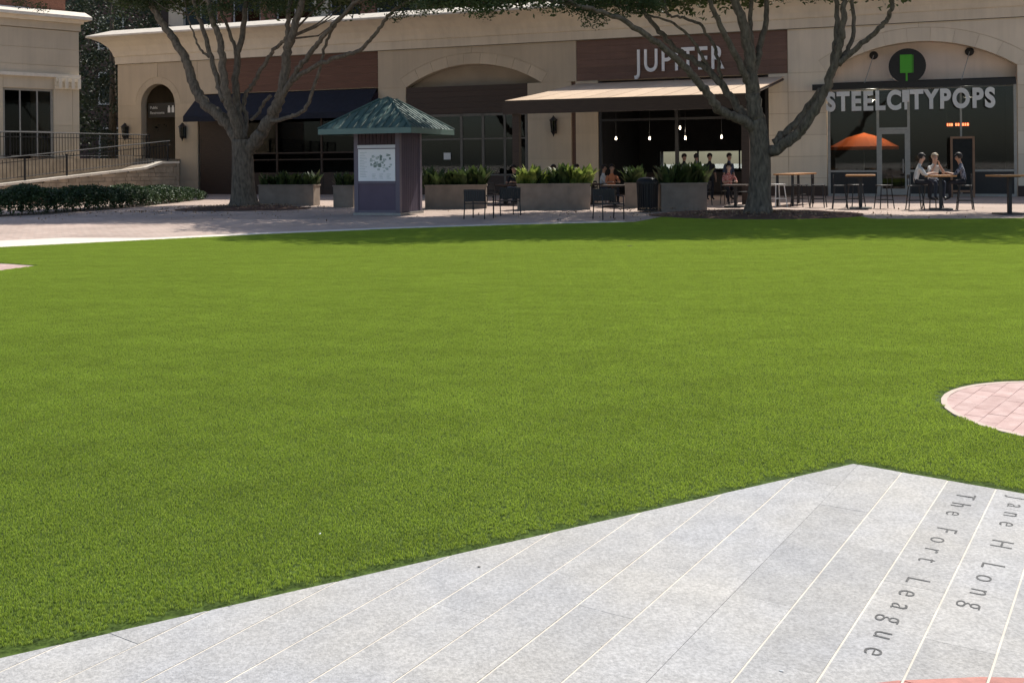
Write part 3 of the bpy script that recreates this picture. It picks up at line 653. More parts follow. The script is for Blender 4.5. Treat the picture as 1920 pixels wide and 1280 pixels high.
for t in (.045, .985): p = lerp(f0, f1, t); MB().box(p[0]-.13, p[0]+.13, p[1]+.12, p[1]+.38, 0, zf-.06).build('awning_post', 'dark_wood', bld)
for t in (0.01, .34, .67, .99): a, b = lerp(b0, b1, t), lerp(f0, f1, t); MB().bar((a[0], a[1], a[2]-.12), (b[0], b[1]+.1, b[2]-.12), .06, seg=4).build('awning_rafter', 'dark_wood', bld)
# open front of the restaurant
frame_bars([(-12.43, -12.3, 0, 5.1), (-5.15, -5.02, 0, 5.1), (-9.0, -8.85, 0, 5.1), (-12.3, -9.0, 3.3, 3.4), (-8.85, -5.15, 3.3, 3.4)], 'open_front_frame', 'black_paint', .05, .2)
rw = MB().box(-11.5, -11.4, 8.2, 8.3, 1.1, 2.0).box(-9.5, -9.42, 8.2, 8.3, 1.1, 2.0).box(-7.4, -7.32, 8.2, 8.3, 1.1, 2.0).build('rear_window', 'black_paint', bld); MB().box(-11.5, -5.1, 8.23, 8.245, 1.1, 2.0).build('pane', 'glass', rw)
MB().box(-11.5, -5.4, 5.0, 5.6, .02, .95).build('bar_counter', 'dark_wood', bld)

def wp(s_, d_, z_): return PF+E_*s_+N_*d_+Vector((0, 0, z_))
# pendant bulbs in the restaurant
for px, py in ((1155, 260), (1218, 260), (1285, 259), (1353, 257), (1275, 240)):
    q = atY(px, py, 41.0)
    t = thing('pendant_bulb', 'bare glowing bulb hanging in the dark restaurant, ' + {1155: 'leftmost of the row', 1218: 'second from left in the row', 1285: 'third from left in the row', 1353: 'rightmost of the row, beside the oak trunk', 1275: 'the single one above the row'}[px], 'light bulb', q, 0, 'pendant bulbs in the restaurant')
    MB().lathe([(.0, -.06), (.03, -.05), (.042, -.01), (.034, .04), (.022, .08)], 10).build('globe', 'bulb', t, smooth=True)
    pl = bpy.data.lights.new('bulb_light', 'POINT'); pl.energy = 14; pl.color = (1, .85, .68); pl.shadow_soft_size = .05; lo = bpy.data.objects.new('bulb_light', pl); COL.objects.link(lo); lo.parent = t; lo.location = (0, 0, -.12)
    MB().lathe([(.024, .08), (.024, .15)], 8).build('socket', 'black_paint', t); MB().bar((0, 0, .15), (0, 0, 4.2-q.z), .006, seg=4).build('cord', 'black_paint', t)

# ------------------------------------------------------------------ shop signs
def split_letters(me):
    bm = bmesh.new(); bm.from_mesh(me); seen = set(); out = []
    bm.verts.ensure_lookup_table(); bmesh.ops.remove_doubles(bm, verts=bm.verts, dist=1e-5); bm.verts.ensure_lookup_table()
    for v in bm.verts:
        if v in seen: continue
        st = [v]; comp = []; seen.add(v)
        while st:
            x = st.pop(); comp.append(x)
            for e in x.link_edges:
                y = e.other_vert(x)
                if y not in seen: seen.add(y); st.append(y)
        idx = {x: i for i, x in enumerate(comp)}; fs = {f for x in comp for f in x.link_faces}
        out.append(([tuple(x.co) for x in comp], [tuple(idx[y] for y in f.verts) for f in fs]))
    bm.free(); out.sort(key=lambda c: min(v[0] for v in c[0])); return out
def sign_letters(root, txt, s0, s1, z0, z1, d0, d1, m, offset, space, hook=None):
    L = split_letters(text_mesh(txt, offset, .5, space))
    allv = [v for c in L for v in c[0]]; x0 = min(v[0] for v in allv); x1 = max(v[0] for v in allv)
    hs = sorted(max(v[1] for v in c[0]) for c in L)[len(L)//2]
    for i, (vs, fs) in enumerate(L):
        W = [(s0+(v[0]-x0)/(x1-x0)*(s1-s0), -(d0+(d1-d0)*(v[2]+.5)), z0+v[1]/hs*(z1-z0)) for v in vs]
        if hook and hook(i, W, root): continue
        MB().add(W, fs).build('letter', m, root)
sj = thing('sign', 'white capital letters spelling JUPITER on the brown sign boards', 'sign', (PF.x, PF.y, 0), -A)
ja = fac(1189, 120, .1)[0]; jb = fac(1358, 120, .1)[0]
sign_letters(sj, 'JUPITER', ja, jb, 5.45, 6.42, .03, .12, 'letter_white', 0.012, 1.18)
ss_ = thing('sign', 'grey block letters STEELCITYPOPS hung from a dark bar with round logo above', 'sign', (PF.x, PF.y, 0), -A)
ba, bz = fac(1523, 163, .3); bb, bz2 = fac(1905, 152, .3)
MB().box(ba, bb, -.38, -.22, 4.36, 4.60).build('sign_bar', 'black_paint', ss_)
la = fac(1549, 190, .33)[0]; lb = fac(1866, 182, .33)[0]
def pop(i, W, root):
    if i != 6: return False
    x0 = min(v[0] for v in W); x1 = max(v[0] for v in W); c = (x0+x1)/2; h = .13
    MB().box(c-h, c+h, -.36, -.30, 3.78, 4.26).box(c-.05, c+.05, -.35, -.31, 3.48, 3.779).build('letter', 'letter_grey', root); return True
sign_letters(ss_, 'STEELCITYPOPS', la, lb, 3.52, 4.27, .30, .36, 'letter_grey', 0.045, 1.2, pop)
lc = fac(1701, 124, .3); LR = .70
dk = MB(); nn = 40; dk.prism([(lc[0]+LR*math.cos(2*math.pi*i/nn), lc[1]+LR*math.sin(2*math.pi*i/nn)) for i in range(nn)], .24, .34); dko = dk.build('logo_disc', 'black_paint', ss_)
MB().prism(rect(lc[0]-.27, lc[0]+.17, lc[1]-.28, lc[1]+.45), .342, .37).build('logo_ice_pop', 'pop_green', dko)
MB().prism(rect(lc[0]+.171, lc[0]+.235, lc[1]-.28, lc[1]+.43), .342, .36).build('logo_ice_pop_side', 'pop_green_dark', dko)
MB().prism(rect(lc[0]-.06, lc[0]+.01, lc[1]-.6, lc[1]-.281), .342, .365).build('logo_stick', 'pop_green', dko)
MB().prism(rect(lc[0]-.1, lc[0]+.1, 4.601, lc[1]-LR+.04), .27, .31).build('logo_bracket', 'black_paint', ss_)
for px, py, qx, qy in ((1638, 104, 1621, 157), (1818, 97, 1803, 152)):
    a = fac(px, py, -.4); b = fac(qx, qy, .3)
    MB().lathe([(.16, 0), (.17, .05), (.12, .1), (0.03, .11)], 14).build('rod_anchor', 'black_paint', ss_, loc=(a[0], .5, a[1])).rotation_euler = (math.radians(90), 0, 0)
    MB().bar((a[0], .4, a[1]), (b[0], -.3, 4.6), .018, seg=6).build('tie_rod', 'grey_metal', ss_)
# glowing sign inside the window: row of short red tubes, too small to read
q = fac(1796, 234, -.4)
ns = thing('neon_sign', 'small glowing red window sign high in the right-hand shop window', 'sign', (PF.x, PF.y, 0), -A)
MB().box(q[0]-.46, q[0]+.46, .44, .46, q[1]-.17, q[1]+.17).build('back_plate', 'black_paint', ns)
nb_ = MB()
for i, (x, wd) in enumerate(((-.40, .05), (-.32, .05), (-.25, .06), (-.09, .05), (-.01, .06), (.08, .05), (.16, .06), (.25, .05), (.33, .07))): nb_.box(q[0]+x, q[0]+x+wd, .41, .43, q[1]-.05, q[1]+.06)
nb_.build('glowing_tubes', 'neon', ns)
for sx in (-.42, .42): MB().bar((q[0]+sx, .45, q[1]+.17), (q[0]+sx, .45, 4.58), .006, seg=4).build('hanging_wire', 'black_paint', ns)
# orange umbrella behind the left pane
u0 = fac(1620, 285, -1.9)
um = thing('patio_umbrella', 'orange umbrella seen behind the glass left of the shop door', 'umbrella', wp(u0[0], -1.9, .02), -A)
R_, zt, zb = 1.42, 2.62, 2.02
for k in range(8):
    a, b = 2*math.pi*k/8+.2, 2*math.pi*(k+1)/8+.2
    p = [(0, 0, zt), (R_*.5*math.cos(a), R_*.5*math.sin(a), (zt+zb)/2+.09), (R_*.5*math.cos(b), R_*.5*math.sin(b), (zt+zb)/2+.09), (R_*math.cos(a), R_*math.sin(a), zb), (R_*math.cos(b), R_*math.sin(b), zb), (R_*math.cos(a), R_*math.sin(a), zb-.13), (R_*math.cos(b), R_*math.sin(b), zb-.13)]
    o = MB().add(p, [(0, 1, 2), (1, 3, 4, 2), (3, 5, 6, 4)]).build('canopy_panel', 'orange_fabric', um)
    m_ = o.modifiers.new('t', 'SOLIDIFY'); m_.thickness = .006
MB().bar((0, 0, .0), (0, 0, zt-.03), .025).build('pole', 'grey_metal', um); MB().lathe([(.3, 0), (.3, .06), (.05, .09)], 16).build('base', 'black_paint', um)
# added lamps, not part of the shop, to brighten umbrella and room
for k, sx in enumerate((-.9, 2.8)):
    t = thing('added_lamp', 'lamp added inside the shop to brighten it, ' + ('over the orange umbrella' if k == 0 else 'behind the right-hand window'), 'lamp', wp(sx, -1.5, 4.0), 0, 'added lamps in the shop')
    MB().lathe([(.04, .3), (.06, .22), (.2, .02), (.19, 0.0)], 14).build('shade', 'grey_metal', t); MB().bar((0, 0, .3), (0, 0, .6), .012).build('stem', 'black_paint', t)
    MB().lathe([(0, -.06), (.06, -.03), (.06, .03), (.03, .08)], 10).build('globe', 'bulb', t)
    pl = bpy.data.lights.new('added_light', 'POINT'); pl.energy = 190 if k == 0 else 25; pl.color = (1, .85, .68); pl.shadow_soft_size = .08
    lo = bpy.data.objects.new('added_light', pl); COL.objects.link(lo); lo.parent = t; lo.location = (0, 0, -.14)
# chalkboard
c0 = fac(1805, 375, 1.2)
cb = thing('chalkboard', 'tall black chalkboard in wooden frame standing behind the seated group', 'sign', wp(fac(1805, 320, 1.2)[0], 1.2, 0), -A)
for nm, m_, bx in (('frame_side', 'frame_wood', (-.43, -.35, -.03, .03, 0, 2.35)), ('frame_side', 'frame_wood', (.35, .43, -.03, .03, 0, 2.35)), ('frame_top', 'frame_wood', (-.35, .35, -.03, .03, 2.27, 2.35)), ('frame_bottom', 'frame_wood', (-.35, .35, -.03, .03, .2, .28)), ('board', 'chalk', (-.35, .35, -.012, .012, .28, 2.27))): MB().box(*bx).build(nm, m_, cb)
# lantern sconces
def lantern(px, py, d, label):
    a = fac(px, py, d+.2); t = thing('wall_lantern', label, 'lantern', wp(a[0], d, a[1]), -A, 'wall lanterns')
    MB().box(-.09, .09, -.03, -.002, -.35, .3).build('back_plate', 'black_paint', t)
    MB().tube([(0, -.03, .28), (0, -.12, .42), (0, -.22, .45)], [.02, .02, .02], 6).build('bracket', 'black_paint', t)
    MB().lathe([(.02, .45), (.05, .40), (.2, .26), (.2, .23)], 8, (0, -.22, 0)).build('cap', 'black_paint', t)
    MB().lathe([(.15, .23), (.11, -.25)], 8, (0, -.22, 0)).build('glass_body', 'glass_dark', t)
    c = MB()
    for k in range(8):
        an = 2*math.pi*k/8; c.bar((.155*math.cos(an), -.22+.155*math.sin(an), .23), (.115*math.cos(an), -.22+.115*math.sin(an), -.25), .012, seg=4)
    c.build('cage', 'black_paint', t); MB().lathe([(.14, -.25), (.1, -.32), (.04, -.4), (.01, -.5)], 8, (0, -.22, 0)).build('finial', 'black_paint', t)
lantern(342, 247, 0, 'black wall lantern to the right of the arched passage'); lantern(234, 247, 0, 'black wall lantern to the left of the arched passage'); lantern(1038, 236, 0, 'black wall lantern on the tan pier under the patio cover')
# sign in the passage
rs = thing('sign', 'dark sign with small white lettering and two figures in the arched passage', 'sign', (PF.x, PF.y, 0), -A)
MB().box(-37.6, -35.7, .35, .4, 4.08, 4.85).build('board', 'black_paint', rs)
for tx, x, z, h in (('Public', -37.45, 4.55, .17), ('Restrooms', -37.45, 4.27, .17)):
    me = text_mesh(tx, 0); 
    for v in me.vertices: v.co = (x+v.co.x*h*1.25, .345, z+v.co.y*h*1.2)
    link('lettering', me, rs, 'paper')
for x in (-36.2, -35.95): MB().prism([(x-.08, 4.33), (x+.08, 4.33), (x+.08, 4.6), (x+.05, 4.6), (x+.05, 4.7), (x-.05, 4.7), (x-.05, 4.6), (x-.08, 4.6)], -.345, -.335).build('pictogram', 'paper', rs)

# ------------------------------------------------------------------ building on the left, ramp, railings, hedge
LA = math.radians(44.4); LC = atY(150, 300, 46.0); LC.z = 0
lx = Vector((math.cos(LA), math.sin(LA), 0)); ln_ = Vector((math.sin(LA), -math.cos(LA), 0))
def lfac(px, py, d=0.0):
    a, b = ray(px, py); q = LC+ln_*d
    Y = (q.x*ln_.x+q.y*ln_.y)/(a*ln_.x+ln_.y)
    return ((a*Y-q.x)*lx.x+(Y-q.y)*lx.y, H+b*Y)
lb_ = thing('stone_building', 'tan panelled corner building with dark window beyond the ramp railing', 'building', (LC.x, LC.y, 0), LA)
wa, wb = lfac(6, 200)[0], lfac(101, 200)[0]; zwin = 4.95; zl = 5.55
def lpan(s0, s1, zs, d=0.0, ss=None):
    MB().prism(rect(s0, s1, zs[0], zs[-1]), d-.4, d-.02).build('wall', 'stucco', lb_)
    ss = ss or [s0, s1]
    for i in range(len(ss)-1):
        for j in range(len(zs)-1): MB().prism(rect(ss[i], ss[i+1], zs[j], zs[j+1], .01), d-.02, d).build('wall_panel', 'stucco', lb_)
lpan(wb, 0, [0, 1.9, 3.35, zwin], ss=[wb, wb/2*.55, 0]); lpan(-14, wa, [0, 1.9, 3.35, zwin], ss=[-14, -10, wa-.9, wa])
lpan(-14, 0, [zwin, zl], ss=[-14, wa, wb, 0]); lpan(-14, 0, [zl, 6.0, 6.75, 7.6], ss=[-14, -7, 0])
MB().prism(rect(-14, .03, zl-.07, zl+.08), .001, .13).build('ledge', 'cap_stone', lb_)
for z0, z1, d in ((zwin+.02, zwin+.14, .05), (zwin+.15, zwin+.33, .1), (zwin+.34, zl-.08, .16)): MB().prism(rect(wb+.05, -.05, z0, z1), .001, d).build('capital_block', 'stucco_pale_lit', lb_)
for k in range(4): x = wb+.15+k*(-.25-wb)/3.2; MB().prism(rect(x, x+.14, zwin+.05, zl-.1), .17, .24).build('capital_leaf', 'stucco_pale_lit', lb_)
MB().prism(rect(-14, .06, 7.62, 7.95), -.4, .06).build('frieze', 'stucco', lb_)
MB().prism(rect(-14, .16, 7.952, 8.12), -.4, .18).build('cornice', 'stucco_pale_lit', lb_)
cp = MB(); cp.add([(-14, -.42, 8.122), (.45, -.42, 8.122), (.45, -.42, 8.25), (-14, -.42, 8.25), (-14, .4, 8.55), (.45, .4, 8.55), (-14, .4, 8.122), (.45, .4, 8.122)], [(0, 1, 2, 3), (3, 2, 5, 4), (4, 5, 7, 6), (6, 7, 1, 0), (1, 7, 5, 2), (0, 3, 4, 6)]); cp.build('cornice_cap', 'cap_stone', lb_)
MB().box(-13.9, -.4, .5, 6, 8.3, 11.5).build('upper_wall', 'brick_red', lb_)
for k in range(4): x = -3.2*k-2.9; f_ = MB().box(x, x+1.6, .44, .49, 9.0, 10.8).build('upper_window', 'grey_metal', lb_); MB().box(x+.1, x+1.5, .42, .435, 9.1, 10.7).build('pane', 'glass_dark', f_)
MB().box(-.4, -.02, .41, 10, 0, 8.1).build('side_wall', 'stucco', lb_)
MB().box(-14, -.41, 5.0, 5.2, 1.9, 6).build('room_wall', 'interior_dark', lb_)
f_ = MB()
for a, b, c, d in ((wa, wa+.1, 1.95, zwin), (wb-.1, wb, 1.95, zwin), (wa+.1, wb-.1, zwin-.1, zwin), (wa+.1, wb-.1, 3.0, 3.08), (wa+(wb-wa)*.33, wa+(wb-wa)*.33+.06, 1.95, zwin-.1), (wa+(wb-wa)*.67, wa+(wb-wa)*.67+.06, 1.95, zwin-.1)): f_.box(a, b, .12, .2, c, d)
f_ = f_.build('window', 'grey_metal', lb_); MB().box(wa+.05, wb-.05, .155, .165, 1.95, zwin-.05).build('pane', 'glass_dark', f_)

# raised landing and ramp with flagstone wall
wl0 = Vector((-22.6, 36.2)); wl1 = Vector((-15.55, 47.1)); wd = (wl1-wl0).normalized(); wn = Vector((wd.y, -wd.x)); WL = (wl1-wl0).length
def topz(t): return max(.45, 1.62-.088*(WL-t)) if t < WL-1.2 else 1.72
ramp = thing('ramp', 'walled access ramp of tan flagstones rising behind the hedge', 'ramp', (wl0.x, wl0.y, 0), math.atan2(wd.y, wd.x))
n = 14; vs = []; 
for i in range(n+1):
    t = WL*i/n; z = topz(t)-.12
    vs += [(t, .02, 0), (t, .02, z), (t, 1.7, z), (t, 1.7, 0)]
fs = [(0, 1, 2, 3), (n*4+3, n*4+2, n*4+1, n*4)]
for i in range(n):
    for j in range(4): fs.append((i*4+j, i*4+(j+1) % 4, i*4+4+(j+1) % 4, i*4+4+j))
MB().add(vs, fs).build('core', 'flagstone', ramp)
rs2 = random.Random(11); z = 0.0; row = 0
while z < 1.6:
    hh = rs2.uniform(.15, .28); t = -rs2.uniform(0, .3)
    while t < WL:
        L = rs2.uniform(.28, .7); t2 = min(t+L, WL); zt = min(z+hh, topz((t+t2)/2)-.125)
        if zt-z > .05 and t2-max(t, 0) > .06:
            o = MB().box(max(t, 0)+.008, t2-.008, -.09-rs2.uniform(0, .04), .03, z+.008, zt-.006).build('flagstone', 'flagstone', ramp)
        t = t2
    z += hh; row += 1
for i in range(n):
    a, b = WL*i/n, WL*(i+1)/n; za, zb = topz(a+.01)-.118, topz(b-.01)-.118
    MB().add([(a+.01, -.16, za), (b-.01, -.16, zb), (b-.01, .3, zb), (a+.01, .3, za), (a+.01, -.16, za+.1), (b-.01, -.16, zb+.1), (b-.01, .3, zb+.1), (a+.01, .3, za+.1)], [(3, 2, 1, 0), (4, 5, 6, 7), (0, 1, 5, 4), (1, 2, 6, 5), (2, 3, 7, 6), (3, 0, 4, 7)]).build('coping_stone', 'cap_stone', ramp)
lp = [wl0-wn*1.75+wd*1.0, wl1-wn*1.75, wl1-wn*1.75+Vector((-1.5, 2.5)), LC.xy+Vector((2.2, 7.5)), LC.xy+Vector((-10, -4)), wl0-wn*6]
landing = MB().slab([tuple(p) for p in lp], 0.003, 1.85).build('landing', 'flagstone'); landing['kind'] = 'structure'
def railing(p0, p1, z0f, hgt, step, label, pick=True):
    d = (p1-p0); L = d.length; t = thing('railing', label, 'railing', (p0.x, p0.y, 0), math.atan2(d.y, d.x), 'dark metal railings on the ramp')
    for nm, z in (('top_rail', hgt), ('bottom_rail', .12), ('mid_rail', hgt-.2)):
        MB().bar((0, 0, z0f(0)+z), (L, 0, z0f(L)+z), .028 if nm == 'top_rail' else .016, seg=6).build(nm, 'dark_metal', t)
    k = 0; x = 0
    while x <= L+.01:
        post = abs((x/step) % 12) < .5 or x+step > L
        if post: MB().box(x-.03, x+.03, -.03, .03, z0f(x), z0f(x)+hgt-.03).build('post', 'dark_metal', t)
        elif pick: MB().box(x-.008, x+.008, -.008, .008, z0f(x)+.136, z0f(x)+hgt-.028).build('picket', 'dark_metal', t)
        x += step
    return t
q0 = wl0-wn*1.95; q1 = wl1-wn*1.95
railing(q0+wd*1.0, q1-wd*.05, lambda x: 1.85, 1.12, .14, 'dark metal picket railing along the upper landing by the building')
railing(wl0-wn*.15, wl1-wn*.15-wd*.3, lambda x: topz(x)-.02, .95, .155, 'dark metal picket railing sloping along the ramp wall', True)

# hedge: leaves in the body of a low clipped strip
hb = [gnd(-160, 412), gnd(0, 407), gnd(104, 401), gnd(208, 393), gnd(292, 385), gnd(345, 379), gnd(388, 374)]
hh_ = [.84, .82, .80, .74, .68, .6, .42]
hd = thing('hedge', 'low dark green clipped hedge in front of the ramp wall', 'hedge', (hb[2].x, hb[2].y, 0))
C = []; cum = np.cumsum([0]+[(hb[i+1]-hb[i]).length for i in range(len(hb)-1)])
for _ in range(46000):
    u = RNG.uniform(0, cum[-1]); i = min(int(np.searchsorted(cum, u)-1), len(hb)-2); i = max(i, 0); t = (u-cum[i])/(cum[i+1]-cum[i])
    p = hb[i].lerp(hb[i+1], t); hz = hh_[i]+(hh_[i+1]-hh_[i])*t; dv = (hb[i+1]-hb[i]).normalized(); back = Vector((-dv.y, dv.x, 0))
    a = RNG.uniform(0, math.pi); rr_ = RNG.uniform(.72, 1.06)+.1*math.sin(u*2.1)+.07*math.sin(u*5.3+1)
    p = p+back*(.75-.75*math.cos(a)*rr_)+Vector((0, 0, max(.03, hz*math.sin(a)**.5*rr_)))
    C.append((p.x-hb[2].x, p.y-hb[2].y, p.z))
link('foliage', leaf_mesh('hedge_leaves', np.array(C), RNG.uniform(.06, .12, len(C)), 'hedge_leaf', .6, 0, .8), hd)
st = MB()
for i in range(40):
    u = (i+.5)/40*cum[-1]; k = max(0, min(int(np.searchsorted(cum, u)-1), len(hb)-2)); t = (u-cum[k])/(cum[k+1]-cum[k]); p = hb[k].lerp(hb[k+1], t); dv = (hb[k+1]-hb[k]).normalized(); p = p+Vector((-dv.y, dv.x, 0))*.75-hb[2]
    st.bar((p.x, p.y, 0), (p.x+random.uniform(-.1, .1), p.y, .5), .02, .01, 5)
st.build('stems', 'bark', hd)['kind'] = 'stuff'

# ------------------------------------------------------------------ trees
def spline(pts, n=6):
    P = [np.array(p, float) for p in pts]; P = [2*P[0]-P[1]]+P+[2*P[-1]-P[-2]]; out = []
    for i in range(1, len(P)-2):
        for k in range(n):
            t = k/n; a, b, c, d = P[i-1], P[i], P[i+1], P[i+2]
            out.append(.5*((2*b)+(-a+c)*t+(2*a-5*b+4*c-d)*t*t+(-a+3*b-3*c+d)*t**3))
    out.append(P[-2]); return out
def clump_points(centres, rad, n):
    c = np.repeat(np.asarray(centres), n, axis=0); d = RNG.normal(size=c.shape); d /= np.linalg.norm(d, axis=1)[:, None]
    return c+d*(RNG.uniform(0, 1, (len(c), 1))**.45)*rad*np.array([1.25, 1.25, .8])
def oak(label, base, limbs, trunk_r, crown_c, crown_r, zmin, nclump, hang, nleaf=46, lm='oak_leaf'):
    """limbs: list of (points[(px,py,dy)], r0, r1); px traced in the photo, dy metres nearer/farther than the trunk"""
    t = thing('oak_tree', label, 'tree', base, 0, 'oak trees round the square'); ends = []
    for idx, (pts, r0, r1) in enumerate(limbs):
        W = [np.array(atY(px, py, base.y+dy))-np.array(base) for px, py, dy in pts]
        if idx == 0: W[0][2] = -.05
        S_ = spline(W, 6); nS = len(S_)
        rad = [r0+(r1-r0)*(i/(nS-1)) for i in range(nS)]
        S_ = [p+RNG.normal(0, .012+.08*rad[i], 3)*(0 < i < nS-1)*(idx > 0) for i, p in enumerate(S_)]
        if idx == 0:
            rad = [r0*(1+.55*math.exp(-3.2*max(0, p[2])))*(1-.0*i) if i < nS-1 else r1 for i, p in enumerate(S_)]
            rad = [max(r1, r0*(1+.6*math.exp(-4*max(0, p[2])))-(r0-r1)*i/(nS-1)) for i, p in enumerate(S_)]
        MB().tube(S_, rad, 12 if idx == 0 else 8).build('trunk' if idx == 0 else 'limb', 'bark', t, smooth=True)
        if W[-1][2] > zmin-2.2 and idx > 0: ends.append((S_[-1], S_[-1]-S_[-4], r1))
    cc = np.array(crown_c)-np.array(base)
    tw = MB()
    for p, d, r in ends:
        d = d/np.linalg.norm(d)
        for k in range(5):
            e = d*.8+RNG.normal(0, .55, 3); e[2] = abs(e[2])*.55+.25; e /= np.linalg.norm(e); L = RNG.uniform(1.6, 3.6)
            a = p; b = p+e*L*.5+RNG.normal(0, .12, 3); c = p+e*L+np.array([0, 0, .2]); tw.tube([a, b, c], [r*.8, r*.5, .012], 5)
    tw.build('twigs', 'bark', t, smooth=True)
    C = []
    while len(C) < nclump:
        p = RNG.uniform(-1, 1, 3); q = np.linalg.norm(p)
        if q > 1 or q < .35: continue
        if RNG.uniform() > .25+.75*q*q: continue
        w_ = cc+p*np.array(crown_r)*(1+.12*math.sin(5*math.atan2(p[1], p[0])))
        if w_[2] < zmin+RNG.uniform(.35, .9): continue
        C.append(w_)
    H_ = [np.array(atY(px, py, base.y+dy))-np.array(base) for px, py, dy in hang]
    P = clump_points(C, .62, nleaf)
    if H_: Q = clump_points(H_, .3, 170)
    else: Q = np.zeros((0, 3))
    sz = np.r_[RNG.uniform(.14, .25, len(P)), RNG.uniform(.05, .10, len(Q))]
    link('crown', leaf_mesh('crown', np.concatenate([P, Q]), sz, lm, .5, .1), t)
    return t
R_L = [([(1421, 412, 0), (1424, 360, 0), (1426, 310, 0), (1424, 262, 0), (1418, 225, 0)], .31, .24),
       ([(1420, 240, 0), (1412, 190, 0), (1409, 140, 0), (1402, 85, -.1), (1388, 30, -.2), (1362, -25, -.3)], .23, .10),
       ([(1412, 150, 0), (1424, 90, .2), (1436, 40, .4), (1438, -25, .6)], .10, .06),
       ([(1408, 110, 0), (1408, 60, .5), (1407, -20, 1)], .08, .05),
       ([(1418, 245, 0), (1392, 226, -.2), (1352, 208, -.4), (1322, 170, -.7), (1290, 132, -1), (1240, 86, -1.4), (1190, 50, -1.8), (1140, 26, -2.2), (1080, 10, -2.6)], .15, .045),
       ([(1412, 225, 0), (1388, 205, .3), (1358, 165, .5), (1322, 128, .6), (1268, 94, .8), (1236, 58, 1), (1208, 24, 1.2), (1190, -20, 1.4)], .13, .045),
       ([(1410, 170, 0), (1390, 126, -.3), (1362, 70, -.6), (1338, 20, -.9), (1322, -25, -1.2)], .11, .05),
       ([(1352, 150, .5), (1340, 92, .4), (1315, 50, .2), (1280, 34, 0), (1252, 26, -.2), (1245, -15, -.3)], .05, .025),
       ([(1330, 130, .6), (1300, 80, .4), (1262, 44, .2), (1220, 30, 0), (1170, 18, -.2)], .05, .02),
       ([(1432, 292, 0), (1462, 274, -.2), (1496, 250, -.4), (1522, 214, -.6), (1546, 168, -.8), (1566, 116, -1), (1578, 70, -1.1), (1582, 20, -1.2), (1584, -25, -1.2)], .17, .06),
       ([(1450, 268, -.1), (1482, 240, .1), (1512, 208, .1), (1540, 168, -.3)], .10, .10),
       ([(1560, 140, -.9), (1566, 90, -.7), (1570, 40, -.5), (1566, -25, -.3)], .09, .055),
       ([(1566, 125, -.9), (1586, 100, -.9), (1600, 60, -.8), (1597, -25, -.7)], .07, .045),
       ([(1572, 122, -1), (1604, 92, -1.2), (1640, 62, -1.5), (1664, 36, -1.7), (1672, 8, -1.9), (1672, -25, -2)], .08, .045)]
L_S = 1.15
L_L = [([(458, 394, 0), (456, 345, 0), (455, 300, 0), (453, 262, 0)], .36, .30),
       ([(452, 275, 0), (436, 246, .2), (410, 216, .4), (380, 190, .6), (360, 150, .8), (348, 112, .9), (328, 78, 1), (302, 42, 1.1), (280, 0, 1.2), (268, -25, 1.3)], .20, .08),
       ([(452, 262, 0), (438, 222, -.2), (424, 180, -.3), (418, 130, -.3), (414, 80, -.4), (398, 40, -.5), (384, -25, -.6)], .15, .07),
       ([(420, 190, -.3), (408, 150, 0), (396, 108, .2), (382, 60, .4), (366, 10, .6), (360, -25, .6)], .09, .05),
       ([(456, 262, 0), (446, 210, .2), (442, 160, .3), (446, 110, .3), (456, 60, .4), (463, -25, .5)], .14, .07),
       ([(446, 120, .3), (438, 80, .5), (424, 45, .6), (415, 20, .7), (410, -25, .8)], .06, .04),
       ([(462, 285, 0), (482, 258, -.2), (504, 226, -.4), (522, 190, -.6), (534, 140, -.7), (540, 90, -.8), (552, 50, -.9), (566, 0, -1), (572, -25, -1)], .22, .08),
       ([(536, 130, -.7), (538, 80, -.5), (540, 40, -.4), (548, -25, -.3)], .09, .06),
       ([(458, 255, 0), (462, 228, .3), (456, 198, .4), (462, 176, .4), (478, 154, .3), (492, 128, .2), (506, 104, .1), (524, 84, 0), (536, 74, -.1)], .075, .05),
       ([(470, 226, .2), (484, 214, .2), (494, 194, .2), (508, 180, 0)], .05, .05),
       ([(520, 195, -.6), (546, 150, -.9), (572, 112, -1.2), (596, 82, -1.5), (620, 52, -1.8), (650, 22, -2), (690, -20, -2.2)], .09, .045),
       ([(500, 232, -.4), (536, 222, -.8), (562, 212, -1), (578, 196, -1.1), (588, 166, -1.2), (602, 120, -1.3), (616, 70, -1.4), (636, 40, -1.5), (664, 10, -1.6)], .065, .035),
       ([(548, 152, -.9), (592, 124, -1.3), (634, 108, -1.6), (668, 98, -1.8), (694, 76, -2), (714, 50, -2.1), (734, 24, -2.3), (764, 4, -2.5), (800, -15, -2.6)], .07, .04),
       ([(392, 108, .2), (374, 90, .2), (362, 62, .2), (352, 30, .2)], .04, .02)]
hangR = [(1070+i*17, random.uniform(-6, 14), -2+i*.1) for i in range(10)]+[(1236, 4, 0), (1262, -3, 0), (1110, 40, -2), (1128, 30, -2)]
hangR += [(800+i*14, random.uniform(-12, 16), -3.5) for i in range(10)]+[(905, 22, -3.5), (880, 14, -3.3), (1000, 2, -2.5), (1030, 12, -2.6), (1045, 4, -2.6), (1075, 6, -2.6), (1470, -10, .4), (1520, -8, 1)]
hangL = [(700+i*13, random.uniform(-10, 12), -2.5) for i in range(11)]+[(760, 24, -2.4), (790, 20, -2.4), (740, 30, -2.3)]
hangL += [(215+i*15, random.uniform(-14, 10), 1) for i in range(9)]+[(330, 8, 1), (385, 24, -.4), (402, 40, -.4), (420, 12, 0), (470, 6, .3), (500, 12, 0), (520, -4, 0), (600, -6, -1.5), (640, -8, -1.6), (45, 6, 2), (30, 0, 2), (75, 14, 2)]
